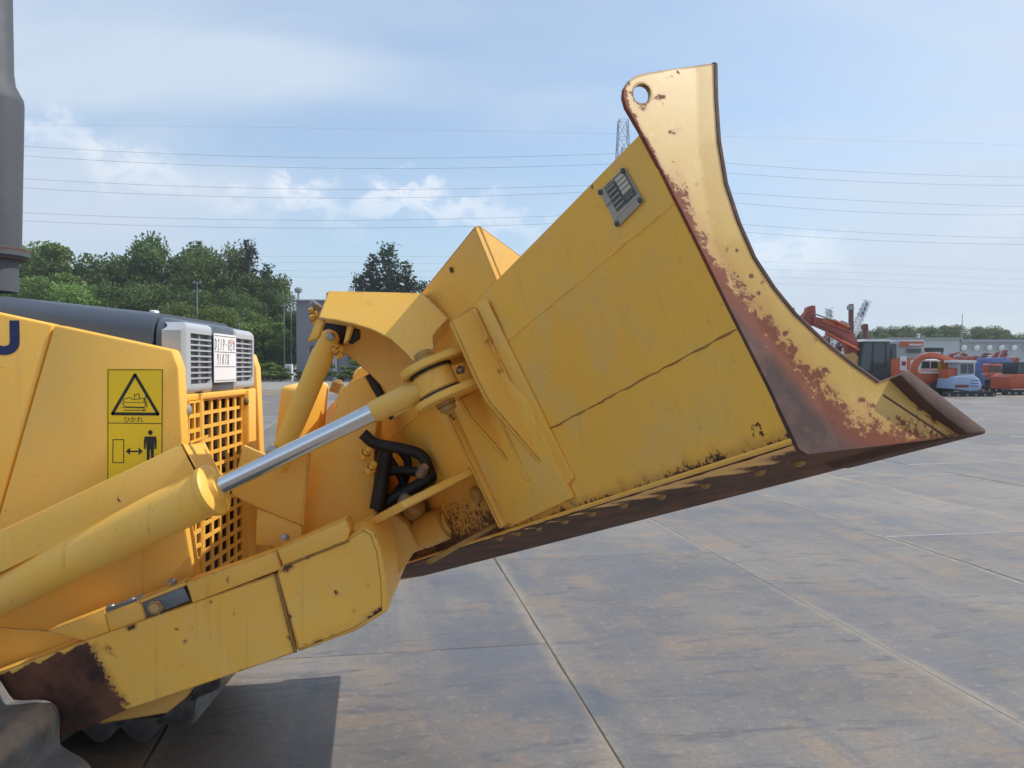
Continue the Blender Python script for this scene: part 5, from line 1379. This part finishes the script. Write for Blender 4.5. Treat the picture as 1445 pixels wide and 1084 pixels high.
    c = pxprism('cab', [(1353, 532), (1354, 510), (1377, 510), (1376, 532)], Y + .2, 0.9, PALEWALL, ex, bevel=0.05); pxprism('roof', [(1351, 511.5), (1352, 508), (1378, 508.5), (1378, 512)], Y + .1, 1.05, WHITE, c)
    pxprism('cab_window', [(1356, 527), (1356, 514), (1365, 514), (1365, 527)], Y + .17, 0.02, GLASS, c); pxprism('cab_window', [(1367, 527), (1367, 514), (1374, 514), (1374, 527)], Y + .17, 0.02, GLASS, c)
    A = [(1344, 549), (1347, 534), (1352, 530.5), (1376, 530), (1382, 534), (1386, 543), (1385, 551), (1370, 553)]
    pxprism('counterweight', A, Y - .1, 1.3, PALEBLUE, ex, bevel=0.05); pxprism('red_stripe', [(1348, 547), (1348, 543), (1367, 543), (1367, 547)], Y - .115, 0.02, DEEPRED, ex)
    for k in range(3): pxprism('vent_slot', [(1370, 537.5 + k * 4), (1370, 536 + k * 4), (1381, 536.5 + k * 4), (1381, 538 + k * 4)], Y - .112, 0.02, BLUE, ex)
    pxprism('side_door', [(1338, 548), (1339, 522), (1352, 519), (1351, 534), (1346, 547)], Y + .35, 0.8, ORANGE, ex, bevel=0.04)
    pxprism('boom', [(1342, 540), (1340, 520), (1352, 507), (1357, 511), (1349, 523), (1350, 540)], Y + .9, 0.2, ORANGE, ex, bevel=0.03)
    track_unit('track', 1336, 1406, 553, 562, Y - .2, 0.35, ex); track_unit('track', 1336, 1406, 553, 562, Y + 1.0, 0.35, ex)
    # 4 blue machine with gantry-like boom in front of an orange one
    Y = 38; ex = empty('blue_loader', (at(1403, 550, Y).x, Y, 0)); tag(ex, 'blue loader frame with straight boom standing right of the white cab', 'loader')
    pxprism('boom', [(1377, 536), (1379, 515), (1384, 505.5), (1419, 504.5), (1428, 508), (1427, 553), (1420.5, 553), (1420, 513), (1388, 513), (1385, 536)], Y, 0.3, BLUE, ex, bevel=0.03); pxprism('body', [(1376, 545), (1376, 530), (1390, 528), (1390, 545)], Y + .5, 0.9, BLUE, ex, bevel=.02)
    track_unit('track', 1374, 1428, 545, 556, Y + .6, 0.4, ex)
    Y = 39.5; ex = empty('mini_excavator', (at(1404, 550, Y).x, Y, 0)); tag(ex, 'orange mini excavator half hidden behind the blue loader frame', 'excavator', 'small excavators parked on the right')
    pxprism('house', [(1390, 549), (1391, 529), (1395, 526), (1416, 526), (1419, 532), (1418, 549)], Y, 1.3, ORANGE, ex, bevel=.025); c = pxprism('cab', [(1393, 528), (1395, 514), (1414, 514), (1416, 528)], Y + .2, 0.9, ORANGE, ex, bevel=.04); pxprism('cab_window', [(1404, 526), (1404, 516), (1413, 516), (1414, 526)], Y + .17, .02, GLASS, c); pxprism('cab_window', [(1395.5, 526), (1397, 516), (1402, 516), (1402, 526)], Y + .17, .02, GLASS, c)
    pxprism('blade', [(1392, 552), (1393, 536), (1400, 533), (1404, 540), (1404, 552)], Y - .3, 0.3, TRK, ex, bevel=.04); track_unit('track', 1388, 1420, 546, 555, Y, 0.35, ex)
    pxprism('boom', [(1398, 516), (1403, 503), (1409, 496), (1412, 498), (1407, 507), (1403, 518)], Y + .8, 0.2, RED, ex, bevel=.02)
    Y = 35; ex = empty('mini_excavator', (at(1440, 550, Y).x, Y, 0)); tag(ex, 'orange mini excavator with dark cab cut by the right picture edge', 'excavator', 'small excavators parked on the right')
    pxprism('house', [(1424, 549), (1426, 532), (1432, 528), (1468, 528), (1472, 538), (1470, 549)], Y, 1.4, ORANGE, ex, bevel=.025); c = pxprism('cab', [(1433, 530), (1435, 511), (1458, 511), (1459, 530)], Y + .1, 1.0, DARKCAB, ex, bevel=.04); pxprism('cab_window', [(1436, 527), (1437, 514), (1446, 514), (1446, 527)], Y + .07, .02, GLASS, c)
    pxprism('boom', [(1427, 530), (1429, 512), (1436, 504), (1440, 507), (1435, 516), (1433, 530)], Y + .9, 0.2, RED, ex, bevel=.02)
    track_unit('track', 1420, 1476, 550, 564, Y - .2, 0.35, ex); track_unit('track', 1420, 1476, 550, 564, Y + 1.1, 0.35, ex)
    # more raised booms crowded between the cab and the small machines
    for k, (pts, Yk, m, lab) in enumerate((([(1150, 500), (1158, 478), (1172, 470), (1176, 474), (1164, 482), (1158, 500)], 46, RED, 'bent red boom seen below the long folded boom'), ([(1176, 508), (1184, 484), (1192, 478), (1196, 484), (1189, 490), (1184, 508)], 45, DEEPRED, 'dark red boom crowded against the long folded boom'), ([(1282, 500), (1286, 487), (1292, 483), (1296, 486), (1291, 491), (1288, 500)], 48, RED, 'short red boom rising behind the orange mini excavator'),
                                           ([(1338, 508), (1344, 499), (1356, 496), (1366, 500), (1365, 503), (1356, 500), (1347, 503), (1343, 508)], 47, RED, 'low red boom between the mini excavators'), ([(1386, 506), (1392, 498), (1402, 500), (1402, 503), (1394, 502), (1390, 507)], 47, DEEPRED, 'dark red boom over the blue loader frame'), ([(1414, 506), (1420, 494), (1424, 495), (1420, 507)], 47, RED, 'upright red stick behind the blue loader frame'))):
        o = empty('parked_boom', (at(pts[0][0], 517, Yk).x, Yk, 0)); tag(o, lab, 'excavator boom'); bo = pxprism('boom', pts, Yk, 0.35, m, o, bevel=0.02)
        x0, y0 = pts[0]; pxprism('house', [(x0 - 8, 544), (x0 - 8, max(515, y0 + 2)), (x0 + 12, max(515, y0 + 2)), (x0 + 12, 544)], Yk + .4, 1.4, m, o, bevel=.03)
        a_, b_ = pts[1], pts[2]; tube('boom_cylinder', [at(a_[0] + 1, a_[1] + 5, Yk - .05), at(b_[0] + 1, b_[1] + 2, Yk - .05)], 0.06, STEEL, o, 6)
    # row of red machines seen over the small ones
    Y = 52
    for i, (x0, x1, yt) in enumerate(((1352, 1364, 503), (1366, 1376, 504), (1376, 1384, 502), (1424, 1434, 505))):
        o = empty('parked_machine', (at(x0, 550, Y).x, Y, 0)); tag(o, 'far red machine showing only its roof above the small excavators, %s from the left' % ['first', 'second', 'third', 'fourth'][i], 'machine', 'far red machines')
        pxprism('house', [(x0, 543), (x0, yt + 3), (x0 + 3, yt), (x1 - 3, yt), (x1, yt + 4), (x1, 543)], Y, 1.5, RED, o, bevel=.02); track_unit('track', x0 - 4, x1 + 4, 538, 545, Y - .1, .5, o)
    o = empty('parked_machine', (at(1320, 550, 50).x, 50, 0)); tag(o, 'machine with flat dark green roof behind the orange mini excavator', 'machine'); pxprism('roof', [(1307, 496.5), (1307, 490.5), (1332, 490.5), (1332, 496.5)], 50, 1.3, DARKCAB, o, bevel=.03)
    for x in (1309, 1329): pxprism('post', [(x, 530), (x, 496.6), (x + 1.5, 496.6), (x + 1.5, 530)], 50.2, 0.08, DARKCAB, o)
    pxprism('house', [(1302, 546), (1302, 520), (1336, 520), (1336, 546)], 50, 1.5, DEEPRED, o, bevel=.02)
build_machines()

# ------------------------------------------------------------------ air between here and the far side of the yard
def build_haze():
    m = bpy.data.materials.new('haze_air'); m.use_nodes = True; t = NT(m.node_tree); t.n.clear()
    out = t.add('ShaderNodeOutputMaterial'); v = t.add('ShaderNodeVolumePrincipled')
    v.inputs['Color'].default_value = (0.97, 0.985, 1.0, 1); v.inputs['Density'].default_value = 0.0006; v.inputs['Anisotropy'].default_value = 0.3
    t.l.new(v.outputs[0], out.inputs['Volume'])
    bm = bmesh.new(); add_box(bm, (0, 480, 30.5), (1500, 1140, 65)); o = finish(bm, 'haze', m, None); tag(o, kind='stuff')
    o['label'] = 'thin bright summer haze over the yard'
build_haze()
